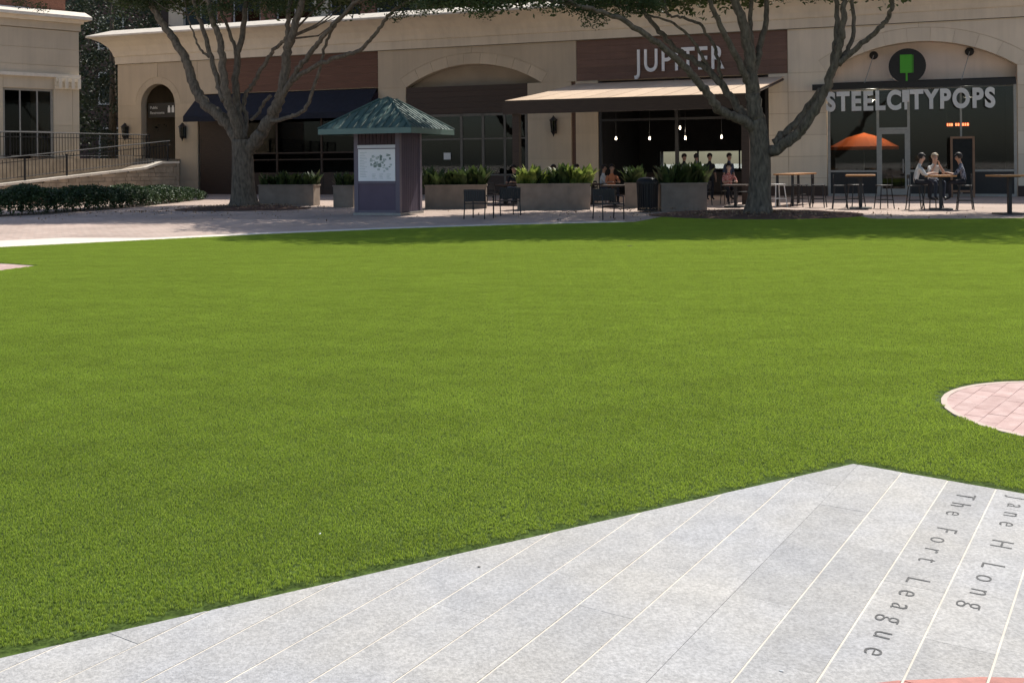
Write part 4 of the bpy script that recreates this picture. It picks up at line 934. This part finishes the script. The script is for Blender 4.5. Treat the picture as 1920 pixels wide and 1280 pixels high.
hangL += [(random.uniform(370, 620), random.uniform(-14, 26), random.uniform(-1.2, .8)) for _ in range(26)]+[(random.uniform(215, 330), random.uniform(-14, 16), 1) for _ in range(8)]
hangR += [(random.uniform(1060, 1230), random.uniform(-10, 22), -1.6) for _ in range(12)]+[(random.uniform(800, 950), random.uniform(-12, 14), -3.4) for _ in range(10)]
oak('large bare-limbed oak with leaning right limb standing in front of the restaurant', Vector((tR.x, tR.y, 0)), R_L, .31, (tR.x-1.2, tR.y+2.5, 8.7), (9.0, 5.4, 2.9), 5.9, 2200, hangR)
L_L = [(p_, a_*L_S, b_*L_S) for p_, a_, b_ in L_L]
oak('wide many-limbed oak standing to the left of the map kiosk', Vector((tL.x, tL.y, 0)), L_L, .36, (tL.x+1.3, tL.y+3.2, 10.2), (8.8, 5.2, 3.4), 7.2, 2100, hangL)
# a third oak, just outside the picture on the right, whose shade falls on the lawn
t3 = Vector((16.4, 24.0, 0))
T3 = [([(2190, 408, 0), (2192, 340, 0), (2190, 260, 0)], .34, .28), ([(2190, 270, 0), (2200, 180, -.5), (2140, 60, -1), (2080, -60, -1.6)], .18, .06), ([(2190, 270, 0), (2280, 160, .4), (2300, 40, .8), (2290, -60, 1)], .2, .07), ([(2190, 275, 0), (2320, 170, .2), (2400, 60, .2), (2460, -60, .4)], .16, .06)]
t3 = Vector((17.8, 27.5, 0))
oak('oak just outside the picture whose shade falls on the right of the lawn', t3, T3, .34, (t3.x-1.0, t3.y+.2, 9.2), (6.6, 4.8, 2.8), 6.5, 1000, [])
# dark trees filling the gap between the two buildings and beyond
def bush_tree(label, base, h, r, n, zlow, m='dark_leaf'):
    t = thing('evergreen_tree', label, 'tree', base, 0, 'dark trees between the buildings')
    MB().tube([(0, 0, -.05), (.1, 0, h*.4), (0, .1, h*.85)], [.3, .2, .05], 8).build('trunk', 'bark', t, smooth=True)
    C = []
    while len(C) < n:
        p = RNG.uniform(-1, 1, 3); q = np.linalg.norm(p)
        if q > 1 or q < .5: continue
        C.append((p[0]*r, p[1]*r, zlow+(h-zlow)*(.5+.5*p[2])))
    P = clump_points(C, .7, 50); link('crown', leaf_mesh('crown', P, RNG.uniform(.14, .26, len(P)), m, .55), t)
g1 = atY(190, 300, 57)
bush_tree('dark evergreen filling the gap between the tan buildings', Vector((g1.x, 58.5, 0)), 14.5, 3.6, 300, 1.0)
bush_tree('tall dark tree behind the corner of the tan panelled building', Vector((g1.x-5.5, 63.0, 0)), 17.0, 4.6, 330, 2.0)
bush_tree('tall dark tree rising behind the left end of the shop building', Vector((g1.x+3.2, 68.0, 0)), 17.0, 4.6, 330, 2.0)
bgb = thing('added_backdrop', 'added dark brick backdrop behind the trees, closing the bright gap between the tan buildings', 'building', (-24, 80, 0), -.1)  # unseen block added to keep bright sky out of the gap
MB().box(-26, 22, 0, 8, 0, 24).build('wall', 'dark_brick', bgb)
MB().box(-26.3, 22.3, -.3, 8.3, 24.01, 24.6).build('roof', 'dark_brick', bgb)
for i in range(9):
    for j in range(5):
        w_ = MB().box(-24+i*5, -21.8+i*5, -.06, -.005, 2+j*4.4, 4.6+j*4.4).build('window', 'grey_metal', bgb); MB().box(-23.85+i*5, -21.95+i*5, -.08, -.065, 2.15+j*4.4, 4.45+j*4.4).build('pane', 'glass_dark', w_)
ps = MB().box(-44.5, -39.35, 7.0, 7.4, 0, 7.5).build('passage_end_wall', 'dark_wood', bld)

# ------------------------------------------------------------------ map kiosk
kc = gnd(750, 404); KS = 1.5
kio = thing('map_kiosk', 'purple map kiosk with green pyramid metal roof on the plaza', 'kiosk', kc-E_*KS/2-N_*KS/2, -A)
h2 = KS/2; ez = 2.42
MB().box(-h2-.03, h2+.03, -h2-.03, h2+.03, 0, .07).build('base_slab', 'grey_metal', kio)
MB().box(-h2+.06, h2-.06, -h2+.06, h2-.06, .07, ez).build('core', 'purple_siding', kio)
for sx in (-1, 1):
    for sy in (-1, 1): MB().box(sx*h2-.07*(sx > 0)*2+.0, sx*h2+.14*(sx < 0), sy*h2-.14*(sy > 0), sy*h2+.14*(sy < 0), .07, ez).build('post', 'purple_post', kio, bevel=.01)
for k in range(10):
    y = -h2+.15+k*.12; MB().box(h2-.06, h2-.03, y+.004, y+.114, .07, ez-.01).build('siding_board', 'purple_siding', kio); MB().box(-h2+.03, -h2+.06, y+.004, y+.114, .07, ez-.01).build('siding_board', 'purple_siding', kio)
    MB().box(-h2+.145+k*.121, -h2+.145+k*.121+.108, -h2+.03, -h2+.06, 2.06, ez-.01).build('slat', 'dark_slat', kio)
MB().box(-h2+.14, h2-.14, -h2+.02, -h2+.06, .07, .92).build('lower_panel', 'purple_panel', kio); MB().box(-h2+.14, h2-.14, -h2-.01, -h2+.06, .921, .99).build('rail', 'purple_post', kio); MB().box(-h2+.14, h2-.14, -h2+.0, -h2+.06, .071, .14).build('rail', 'purple_post', kio)
bd = MB().box(-h2+.145, h2-.145, -h2+.0, -h2+.06, .995, 1.93).build('map_board', 'board_white', kio); MB().box(-h2+.13, h2-.13, -h2-.02, -h2+.06, 1.955, 2.05).build('header_strip', 'board_header', kio)
rk = random.Random(5); ink = MB(); pale = MB(); y0 = -h2-.004
for cx, cz, wx, wz, n_ in ((-.02, 1.60, .16, .13, 12), (.28, 1.66, .17, .10, 12), (.0, 1.40, .15, .1, 10), (.34, 1.38, .14, .1, 10), (.12, 1.52, .12, .1, 8)):
    for _ in range(n_):
        x = cx+rk.uniform(-wx, wx); z = cz+rk.uniform(-wz, wz); a, b = rk.uniform(.015, .05), rk.uniform(.012, .04); (ink if rk.random() < .6 else pale).box(x-a, x+a, y0-rk.random()*.001, y0+.003, z-b, z+b)
for k in range(16): pale.box(-.55, -.55+rk.uniform(.12, .26), y0, y0+.003, 1.12+k*.047, 1.132+k*.047)
for k in range(3):
    for j in range(4): pale.box(-.15+k*.24, -.15+k*.24+rk.uniform(.08, .16), y0, y0+.003, 1.07+j*.04, 1.082+j*.04)
ink.build('map_print', 'map_ink', bd); pale.build('map_print', 'map_ink_pale', bd)
ov = h2+.75; zt = 3.42; ri = .18
rp = [(-ov, -ov), (ov, -ov), (ov, ov), (-ov, ov)]; tp = [(-ri, -ri), (ri, -ri), (ri, ri), (-ri, ri)]
for k in range(4):
    a, b = rp[k], rp[(k+1) % 4]; c, d = tp[(k+1) % 4], tp[k]
    MB().add([(*a, ez+.10), (*b, ez+.10), (*c, zt), (*d, zt)], [(0, 1, 2, 3)]).build('roof_slope', 'green_roof', kio)
    MB().tube([(*a, ez+.115), (*d, zt+.012)], [.035, .035], 6).build('hip_cap', 'green_roof', kio)
    m_ = 13
    for i in range(1, m_):
        t_ = i/m_; pb = (a[0]+(b[0]-a[0])*t_, a[1]+(b[1]-a[1])*t_)
        # seams run square to the eave up to the hip
        ux = ((b[0]-a[0])/(2*ov), (b[1]-a[1])/(2*ov)); dist = (t_-.5)*2*ov; run = min(ov-abs(dist), ov-ri); inn_ = (-ux[1], ux[0])
        pe = (pb[0]+inn_[0]*run, pb[1]+inn_[1]*run); ze = ez+.10+(zt-ez-.10)*run/(ov-ri)
        if run > .06: MB().tube([(*pb, ez+.112), (pe[0], pe[1], ze+.012)], [.016, .016], 4).build('roof_seam', 'green_roof', kio)
    w_ = MB(); ux = Vector(((b[0]-a[0])/(2*ov), (b[1]-a[1])/(2*ov))); nr = Vector((ux.y, -ux.x)); A_, B_ = Vector(a), Vector(b)
    w_.slab([tuple(A_), tuple(B_-ux*.041), tuple(B_-ux*.041-nr*.04), tuple(A_-nr*.04)], ez-.06, ez+.098).build('fascia', 'green_fascia', kio)
MB().box(-ov+.05, ov-.05, -ov+.05, ov-.05, ez, ez+.03).build('soffit', 'dark_slat', kio)
MB().add([(*p, zt+.004) for p in tp]+[(0, 0, zt+.1)], [(0, 1, 4), (1, 2, 4), (2, 3, 4), (3, 0, 4)]).build('roof_peak', 'green_roof', kio)

# ------------------------------------------------------------------ planters and plants
def leafy(seed, n, hmax, m):
    r = random.Random(seed); mb = MB()
    for k in range(n):
        a = r.uniform(0, 6.28); L = r.uniform(.55, 1)*hmax; w_ = L*r.uniform(.10, .17); out = r.uniform(.15, .75); x0, y0_ = r.uniform(-.06, .06), r.uniform(-.06, .06)
        d = Vector((math.cos(a), math.sin(a), 0)); s_ = Vector((-d.y, d.x, 0)); pts = []
        for i, t in enumerate((0, .35, .7, 1)):
            c = Vector((x0, y0_, 0))+d*(out*L*t**1.4)+Vector((0, 0, L*(t-.35*out*t*t))); ww = w_*(.25, 1, .8, .03)[i]; pts += [c-s_*ww, c+Vector((0, 0, -.15*ww)), c+s_*ww]
        mb.add(pts, [f for i in range(3) for f in ((i*3, i*3+1, i*3+4, i*3+3), (i*3+1, i*3+2, i*3+5, i*3+4))])
    me = mb.mesh('plant', True); me.materials.append(MATS[m]); return me
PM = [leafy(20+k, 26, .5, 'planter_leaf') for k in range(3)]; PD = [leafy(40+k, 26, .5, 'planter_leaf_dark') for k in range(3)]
def stem_mesh():
    me = MB().bar((0, 0, -.03), (0, 0, .12), .03, .015, 6).mesh('stem'); me.materials.append(MATS['bark']); return me
SM = stem_mesh()
def planter(p0, p1, w_, h, where, dark, nplants, sc_=1.0):
    d = (p1-p0); L = d.length; rz = math.atan2(d.y, d.x); dn = d.normalized(); back = Vector((-dn.y, dn.x, 0))
    t = thing('planter', 'long brown-grey planter box ' + where, 'planter', p0, rz, 'planters along the patio')
    MB().box(0, L, 0, .04, 0, h).box(0, L, w_-.04, w_, 0, h).box(0, .04, .041, w_-.041, 0, h).box(L-.04, L, .041, w_-.041, 0, h).build('box', 'planter_box', t)
    MB().box(-.025, L+.025, -.025, .06, h+.001, h+.05).box(-.025, L+.025, w_-.06, w_+.025, h+.001, h+.05).box(-.025, .06, .061, w_-.061, h+.001, h+.05).box(L-.06, L+.025, .061, w_-.061, h+.001, h+.05).build('rim', 'planter_box', t)
    MB().box(.041, L-.041, .041, w_-.041, .05, h-.06).build('soil', 'soil', t)
    for i in range(nplants):
        p = p0+dn*(L*(i+.5)/nplants+random.uniform(-.06, .06))+back*(w_*random.uniform(.3, .7))
        pl = thing('planter_plant', ('leftmost', 'second', 'third', 'fourth', 'fifth', 'sixth', 'seventh', 'eighth', 'ninth', 'tenth', 'eleventh', 'twelfth')[i]+(' from left' if i else '')+' leafy plant in planter '+where, 'plant', (p.x, p.y, h-.06), random.uniform(0, 6), 'plants in the planter ' + where)
        k = sc_*random.uniform(1.15, 1.6); pl.scale = (k, k, k)
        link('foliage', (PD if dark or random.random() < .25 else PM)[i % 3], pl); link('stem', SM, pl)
g0 = lambda x, y: gnd(x, y)
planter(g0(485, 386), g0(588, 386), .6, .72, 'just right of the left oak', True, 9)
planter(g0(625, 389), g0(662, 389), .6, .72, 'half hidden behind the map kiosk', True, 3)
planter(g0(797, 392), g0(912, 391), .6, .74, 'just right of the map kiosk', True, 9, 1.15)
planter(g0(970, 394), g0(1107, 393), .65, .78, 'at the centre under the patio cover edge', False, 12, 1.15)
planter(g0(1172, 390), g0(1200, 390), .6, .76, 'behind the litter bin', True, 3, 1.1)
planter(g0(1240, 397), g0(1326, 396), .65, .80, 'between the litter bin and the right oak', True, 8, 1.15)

# ------------------------------------------------------------------ litter bin
tb = gnd(1217, 398)
t = thing('litter_bin', 'black round slatted litter bin beside the planter', 'bin', tb+Vector((0, .3, 0)))
MB().lathe([(.25, .04), (.27, .85)], 20).build('liner', 'black_paint', t)
for k in range(26):
    a = 2*math.pi*k/26; c, s_ = math.cos(a), math.sin(a); MB().tube([(c*.29, s_*.29, .05), (c*.30, s_*.30, .5), (c*.315, s_*.315, .86)], [.016]*3, 4).build('slat', 'black_paint', t)
for z, r_ in ((.05, .30), (.86, .325)): MB().lathe([(r_-.03, z-.02), (r_+.01, z-.02), (r_+.01, z+.02), (r_-.03, z+.02)], 24).build('ring', 'black_paint', t)
MB().lathe([(.33, .881), (.33, .92), (.25, 1.0), (.13, 1.03), (.12, 1.0)], 24).build('lid', 'black_paint', t, smooth=True)

# ------------------------------------------------------------------ tables, stools, chairs
def metal_chair(p, rz, label, m='black_paint'):
    t = thing('metal_chair', label, 'chair', p, rz, 'dark metal chairs on the plaza edge')
    for k in range(7): MB().box(-.3, .3, -.28+k*.08, -.28+k*.08+.06, .40, .42).build('seat_slat', m, t)
    for k in range(9): MB().box(-.29+k*.066, -.29+k*.066+.058, .295, .315, .47, .76).build('back_slat', m, t)
    MB().box(-.31, .31, .29, .32, .761, .79).build('top_rail', m, t)
    for sx in (-.3, .3):
        MB().tube([(sx, -.27, 0), (sx, -.27, .4), (sx, -.25, .6), (sx, .2, .62)], [.016]*4, 6).build('leg', m, t); MB().tube([(sx, .34, 0), (sx, .28, .4), (sx, .31, .76)], [.016]*3, 6).build('leg', m, t)
    return t
metal_chair(gnd(898, 411)+Vector((0, .3, 0)), math.radians(158), 'dark metal slatted chair nearest the lawn, turned away, right of the kiosk')
metal_chair(gnd(950, 404)+Vector((0, .2, 0)), math.radians(200), 'dark metal slatted chair set behind another, left of the centre planter')
metal_chair(gnd(1143, 412)+Vector((0, .2, 0)), math.radians(20), 'dark metal slatted chair on the lawn edge in front of the person in orange')
def cafe_table(p, h, w_, d_, rz, label, top='wood_top', group='high tables outside the right-hand shop'):
    t = thing('table', label, 'table', p, rz, group)
    MB().box(-w_/2, w_/2, -d_/2, d_/2, h-.05, h).build('table_top', top, t, bevel=.006)
    if w_ > 1.4:
        for sx in (-1, 1):
            for sy in (-1, 1): MB().box(sx*(w_/2-.12)-.035, sx*(w_/2-.12)+.035, sy*(d_/2-.1)-.035, sy*(d_/2-.1)+.035, 0, h-.051).build('leg', 'black_paint', t)
        MB().box(-w_/2+.16, w_/2-.16, -.03, .03, .28, .33).build('foot_rail', 'black_paint', t)
    else:
        MB().box(-.045, .045, -.045, .045, .04, h-.051).build('column', 'black_paint', t); MB().box(-.32, .32, -.32, .32, 0, .039).build('foot_plate', 'black_paint', t); MB().box(-.2, .2, -.2, .2, h-.07, h-.051).build('top_plate', 'black_paint', t)
    return t
def stool(p, h, rz, label, m='black_paint', back=True, group='high stools outside the right-hand shop'):
    t = thing('stool', label, 'stool', p, rz, group)
    MB().box(-.19, .19, -.19, .19, h-.03, h).build('seat', m, t, bevel=.008)
    for sx in (-1, 1):
        for sy in (-1, 1): MB().bar((sx*.22, sy*.22, 0), (sx*.15, sy*.15, h-.03), .017, seg=6).build('leg', m, t)
    MB().box(-.2, .2, -.205, -.185, .26, .285).box(-.2, .2, .185, .205, .26, .285).box(-.205, -.185, -.184, .184, .26, .285).box(.185, .205, -.184, .184, .26, .285).build('foot_ring', m, t)
    if back:
        MB().box(-.18, .18, .17, .19, h+.2, h+.32).build('backrest', m, t)
        for sx in (-1, 1): MB().bar((sx*.16, .18, h-.01), (sx*.16, .18, h+.3), .012, seg=5).build('back_post', m, t)
    return t
T1 = gnd(1614, 391); T2 = gnd(1764, 393); T3_ = gnd(1893, 402); T4 = gnd(1492, 384)
cafe_table(T1, 1.04, .85, .75, -A, 'wooden high table left of the shop door'); cafe_table(T2, 1.02, .85, .75, -A, 'wooden high table with three people seated round it')
cafe_table(T3_, 1.06, .9, .8, -A+.4, 'wooden high table at the right edge of the picture'); cafe_table(T4, 1.06, 2.6, .7, math.radians(58), 'long wooden high table just right of the oak trunk')
for p, rz, lab in ((T1+Vector((-.62, .05, 0)), 1.3, 'black high stool on the left of the table left of the shop door'), (T1+Vector((.66, -.15, 0)), -1.5, 'black high stool on the right of the table left of the shop door'), (T1+Vector((.1, .75, 0)), .1, 'black high stool on the far side of the table left of the shop door'),
                   (T2+Vector((-.72, .1, 0)), 1.4, 'black high stool under the woman in the striped top'), (T2+Vector((.62, -.22, 0)), -1.9, 'black high stool under the man in the dark patterned shirt'), (T2+Vector((.1, .8, 0)), .1, 'black high stool on the far side of the occupied table')):
    stool(p, .72, rz, lab)
stool(gnd(1458, 388), .74, .3, 'white high stool beside the oak trunk', 'white_metal', False); stool(gnd(1500, 388), .72, .8, 'black backless stool tucked at the long high table', 'black_paint', False)
stool(gnd(1540, 390)+Vector((0, .3, 0)), .72, 1.1, 'black high stool between the long table and the shop window')
# small cafe tables on the patio
PT = [(gnd(1147, 388)+Vector((.1, -.05, 0)), 'small dark table in front of the person in orange'), (gnd(1372, 388)+Vector((.1, -.1, 0)), 'small dark table in front of the person in red beside the oak'), (gnd(1098, 384)+Vector((.3, .6, 0)), 'small dark table behind the centre planter'), (gnd(948, 386)+Vector((0, .8, 0)), 'small dark table left of the centre planter')]
for p, lab in PT: cafe_table(p, .73, .75, .7, -A, lab, 'dark_wood', 'small tables on the patio')
def cafe_chair(p, rz, lab, m):
    t = thing('cafe_chair', lab, 'chair', p, rz, 'cafe chairs on the patio')
    MB().box(-.21, .21, -.21, .21, .43, .46).build('seat', m, t, bevel=.006)
    for sx in (-1, 1):
        MB().bar((sx*.21, -.21, 0), (sx*.18, -.18, .43), .015, seg=6).build('leg', m, t); MB().tube([(sx*.21, .24, 0), (sx*.18, .19, .45), (sx*.17, .26, .82)], [.015]*3, 6).build('leg', m, t)
    for k in range(3): MB().box(-.17, .17, .21+k*.02, .225+k*.02, .56+k*.1, .62+k*.1).build('back_slat', m, t)
    return t

# ------------------------------------------------------------------ people
def person(p, rz, label, top, legs, skin='skin', hair='hair_dark', pose='sit', seat=.46, lean=.05, arms='table', reach=.38, longhair=False, h_table=.75):
    """body: one skinned mesh; faces -y in its own frame"""
    t = thing('person', label, 'person', p, rz, None); V = []; Eg = []; Rr = []; Bm = []
    def add(co, r, par=None, m=0):
        V.append(co); Rr.append(r); i = len(V)-1
        if par is not None: Eg.append((par, i)); Bm.append((par, i, m))
        return i
    TOP, LEG, SK, SH = 0, 1, 2, 3
    if pose == 'sit': pz = seat+.11
    else: pz = .92
    pel = add((0, 0, pz), .135, None); w1 = add((0, -lean*.3, pz+.17), .125, pel, TOP); ch = add((0, -lean, pz+.36), .145, w1, TOP); nk0 = add((0, -lean*1.15, pz+.49), .075, ch, TOP)
    nk = add((0, -lean*1.35, pz+.56), .052, nk0, SK); hd0 = add((0, -lean*1.5-.02, pz+.635), .075, nk, SK); hd1 = add((0, -lean*1.55-.02, pz+.72), .092, hd0, SK); hd2 = add((0, -lean*1.5-.01, pz+.79), .06, hd1, SK)
    add((0, -lean*1.55-.115, pz+.68), .014, hd1, SK)          # nose
    for s_ in (-1, 1):
        add((s_*.088, -lean*1.5-.005, pz+.69), .014, hd1, SK)  # ear
        hp = add((s_*.095, -.02, pz-.02), .095, pel, LEG)
        if pose == 'sit':
            kn = add((s_*.13, -.43, pz-.02), .066, hp, LEG); an = add((s_*.13, -.40, max(.09, pz-.47)), .042, kn, LEG); toe = add((s_*.14, -.56, max(.045, pz-.53)), .034, an, SH)
        else:
            kn = add((s_*.10, -.03, .50), .064, hp, LEG); an = add((s_*.10, .0, .10), .042, kn, LEG); toe = add((s_*.11, -.17, .04), .034, an, SH)
        sh_ = add((s_*.165, -lean, pz+.43), .062, ch, TOP)
        if arms == 'table': el = add((s_*.24, -.16-lean, pz+.19), .046, sh_, TOP); wr = add((s_*.12, -reach-lean, max(pz+.20, h_table+.045)), .030, el, SK); hdir = Vector((-s_*.05, -.085, -.004))
        elif arms == 'mouth': el = add((s_*.22, -.22-lean, pz+.22), .046, sh_, TOP); wr = add((s_*.06, -.20-lean, pz+.50), .030, el, SK); hdir = Vector((-s_*.03, -.02, .085))
        else: el = add((s_*.22, .02, pz+.15), .046, sh_, TOP); wr = add((s_*.22, -.08, pz-.08), .030, el, SK); hdir = Vector((0, -.02, -.09))
        W0 = Vector(V[wr]); pa = add(tuple(W0+hdir*.75), .030, wr, SK); side = hdir.cross(Vector((0, 0, 1)) if abs(hdir.z) < .06 else Vector((1, 0, 0))).normalized()
        for q, (o_, ln) in enumerate(((-.024, .8), (-.008, .95), (.008, .9), (.024, .7))):
            b0_ = W0+hdir*1.0+side*o_; f1_ = add(tuple(b0_), .0095, pa, SK); f2_ = add(tuple(b0_+hdir*.4*ln+Vector((0, 0, -.006))), .0085, f1_, SK); add(tuple(b0_+hdir*.7*ln+Vector((0, 0, -.022))), .0075, f2_, SK)
        th = add(tuple(W0+hdir*.55-side*s_*.035), .010, pa, SK); add(tuple(W0+hdir*1.0-side*s_*.048), .0085, th, SK)
    me = bpy.data.meshes.new('body'); me.from_pydata(V, Eg, []); o = bpy.data.objects.new('body', me); COL.objects.link(o)
    sk = o.modifiers.new('s', 'SKIN'); sk.use_smooth_shade = True; sk.branch_smoothing = .6
    sv = me.skin_vertices[0].data
    for i, r in enumerate(Rr): sv[i].radius = (r*(1.18 if i in (pel, w1, ch) else 1), r*(.82 if i in (pel, w1, ch) else 1)); sv[i].use_root = (i == 0)
    sb = o.modifiers.new('u', 'SUBSURF'); sb.levels = 1; sb.render_levels = 1
    dg = bpy.context.evaluated_depsgraph_get(); m2 = bpy.data.meshes.new_from_object(o.evaluated_get(dg)); bpy.data.objects.remove(o)
    m2.materials.clear()
    for k in (top, legs, skin, 'black_paint'): m2.materials.append(MATS[k])
    n = len(m2.polygons); cen = np.zeros(n*3); m2.polygons.foreach_get('center', cen); cen = cen.reshape(-1, 3); best = np.full(n, 9.); mi = np.zeros(n, int); VA_ = np.array(V)
    for a, b, m in Bm:
        ab = VA_[b]-VA_[a]; tt = np.clip(((cen-VA_[a])@ab)/(ab@ab+1e-9), 0, 1); ds = np.linalg.norm(cen-(VA_[a]+tt[:, None]*ab), axis=1)-min(Rr[a], Rr[b]); k = ds < best; best[k] = ds[k]; mi[k] = m
    m2.polygons.foreach_set('material_index', mi.astype(np.int32)); m2.polygons.foreach_set('use_smooth', [True]*n); m2.update()
    bo = bpy.data.objects.new('body', m2); COL.objects.link(bo); bo.parent = t
    hy, hz = V[hd1][1], V[hd1][2]; hm = MB(); vs = []; fs = []; seg, rg = 14, 8
    for i in range(rg+1):
        ph = math.pi*.5*(1-i/rg*1.45)
        for k in range(seg):
            a = 2*math.pi*k/seg; fwd = -math.sin(a); rad = .104; zz_ = math.sin(ph)
            lim = .28 if fwd > .35 else (-.75 if not longhair else -1.9)
            z_ = max(zz_*.112, lim*.112) if zz_ < 0 or fwd > .35 else zz_*.112
            c_ = math.cos(ph) if zz_ > 0 else max(math.cos(ph), .86)
            vs.append((math.cos(a)*c_*rad, hy+.012+math.sin(a)*c_*rad*1.08, hz+.028+z_))
    for i in range(rg):
        for k in range(seg): fs.append((i*seg+k, i*seg+(k+1) % seg, (i+1)*seg+(k+1) % seg, (i+1)*seg+k))
    hm.add(vs, fs).build('hair', hair, t, smooth=True)
    for s_ in (-1, 1): MB().lathe([(0.002, -.007), (.008, 0), (.002, .007)], 6).build('eye', 'hair_dark', t, loc=(s_*.032, hy-.098, hz-.008))
    return t
TC = -A
# patio guests
po = gnd(1147, 384)+Vector((.05, .55, 0)); person(po, .15, 'person in an orange top seated between the planters', 'cloth_orange', 'cloth_black', 'skin', longhair=True)
cafe_chair(po, .15, 'pale cafe chair under the person in orange', 'white_metal')
po = gnd(1372, 384)+Vector((.0, .55, 0)); person(po, .1, 'person in a red and white patterned top seated beside the oak trunk', 'cloth_red', 'cloth_black', 'skin_pale', longhair=True)
cafe_chair(po, .1, 'cafe chair under the person in the red patterned top', 'black_paint')
po = gnd(1108, 384)+Vector((.45, .7, 0)); person(po, 1.2, 'dark-haired person in a white shirt at the right end of the centre planter', 'cloth_white', 'cloth_jean', 'skin')
cafe_chair(po, 1.2, 'cafe chair under the person in white', 'black_paint')
po = gnd(1045, 384)+Vector((0, 1.9, 0)); person(po, -.6, 'person in grey half hidden by plants at the middle of the centre planter', 'cloth_grey', 'cloth_jean', 'skin')
cafe_chair(po, -.6, 'cafe chair under the person in grey', 'black_paint')
po = gnd(1082, 384)+Vector((.1, 2.6, 0)); person(po, .8, 'dark-haired person in black behind the centre planter plants', 'cloth_black', 'cloth_jean', 'skin', longhair=True)
cafe_chair(po, .8, 'cafe chair under the person in black behind the planter', 'black_paint')
po = gnd(956, 384)+Vector((.2, 1.5, 0)); person(po, -.5, 'person in dark clothes seated left of the centre planter', 'cloth_black', 'cloth_grey', 'skin')
cafe_chair(po, -.5, 'cafe chair under the person left of the centre planter', 'black_paint')
for k, (px, lab) in enumerate(((929, 'black cafe chair facing the small table left of the centre planter'), (1325, 'black cafe chair right of the planter by the oak'), (1400, 'black cafe chair just left of the oak trunk'))): cafe_chair(gnd(px, 386)+Vector((0, .6, 0)), 2.4+k, lab, 'black_paint')
# group at the high table
person(T2+Vector((-.72, .1, 0)), -(-math.radians(75)), 'woman in a pale top seated on the left of the occupied high table', 'cloth_white', 'cloth_black', 'skin_pale', 'hair_dark', seat=.72, lean=.12, h_table=1.04, longhair=True)
person(T2+Vector((.62, -.22, 0)), math.radians(-115), 'man in a dark patterned shirt seated on the right of the occupied high table', 'cloth_navy', 'cloth_black', 'skin', 'hair_dark', seat=.72, lean=.10, h_table=1.04)
person(T2+Vector((.1, .8, 0)), math.radians(5), 'person with pale hair on the far side of the occupied high table', 'cloth_white', 'cloth_jean', 'skin_pale', 'hair_pale', seat=.72, lean=.08, arms='mouth')
# dark figures at the bar inside the restaurant
for px, Yd, tp_, lab in ((1282, 38.6, 'cloth_black', 'leftmost dark figure at the bar inside the restaurant'), (1306, 38.4, 'cloth_grey', 'second dark figure from left at the bar inside the restaurant'), (1330, 38.2, 'cloth_black', 'third dark figure from left at the bar inside the restaurant'), (1366, 37.9, 'cloth_jean', 'rightmost dark figure at the bar inside the restaurant')):
    q = atY(px, 300, Yd); q.z = .02; person(q, random.uniform(-.7, .7)+math.pi*(px in (1306,)), lab, tp_, 'cloth_black', 'skin', pose='stand', arms='down', lean=.02)

# ------------------------------------------------------------------ small litter on the ground
mat('dry_leaf', (0.06, 0.045, 0.03), 0.9, 0.2, 30); 
def litter(px, py, z, size, m, lab):
    p = gnd(px, py, z); mb = MB(); mb.add([(-size, 0, .001), (0, -size*.5, .001), (size, 0, .002), (0, size*.5, .001), (0, 0, .003)], [(0, 1, 4), (1, 2, 4), (2, 3, 4), (3, 0, 4)])
    o = mb.build('fallen_leaf', m, None, loc=p, rotz=random.uniform(0, 6)); o['label'] = lab; o['category'] = 'leaf'
litter(898, 1062, .027, .009, 'dry_leaf', 'small dark leaf lying on the grey slabs near the turf edge')
litter(1181, 461, .05, .07, 'dry_leaf', 'single dark leaf lying on the turf below the centre planter')
litter(1465, 1257, .027, .009, 'paper', 'tiny white petal on the slabs near the pink inlay')
litter(600, 1000, .05, .008, 'paper', 'tiny white petal on the turf left of the slabs')

def leaf_litter():
    C = []
    for c, rx, ry, n in ((tL, 3.4, 2.4, 900), (tR, 4.2, 3.2, 1300), (Vector((-11, 30, 0)), 6, 3, 350), (Vector((4, 29, 0)), 8, 2, 250)):
        for _ in range(n):
            a, q = RNG.uniform(0, 6.28), abs(RNG.normal(0, .55)); x, y = c.x+rx*q*math.cos(a), c.y+ry*q*math.sin(a)
            if bool(inside(LAWN, [x], [y])[0]) and RNG.uniform() > .12: continue
            e = 1-((x-c.x)/2.8)**2-((y-c.y)/2.5)**2
            C.append((x, y, .03+.13*max(0, e)))
    me = leaf_mesh('leaf_litter', np.array(C), RNG.uniform(.04, .09, len(C)), 'litter_leaf', .6, 0, 4.0)
    o = link('leaf_litter', me); o['kind'] = 'stuff'; o['label'] = 'dry brown oak leaves scattered over the mulch and paving'; o['category'] = 'leaves'
mat('litter_leaf', (0.22, 0.13, 0.07), 0.9, 0.3, 3, col2=(0.42, 0.30, 0.18), coords='World')
leaf_litter()
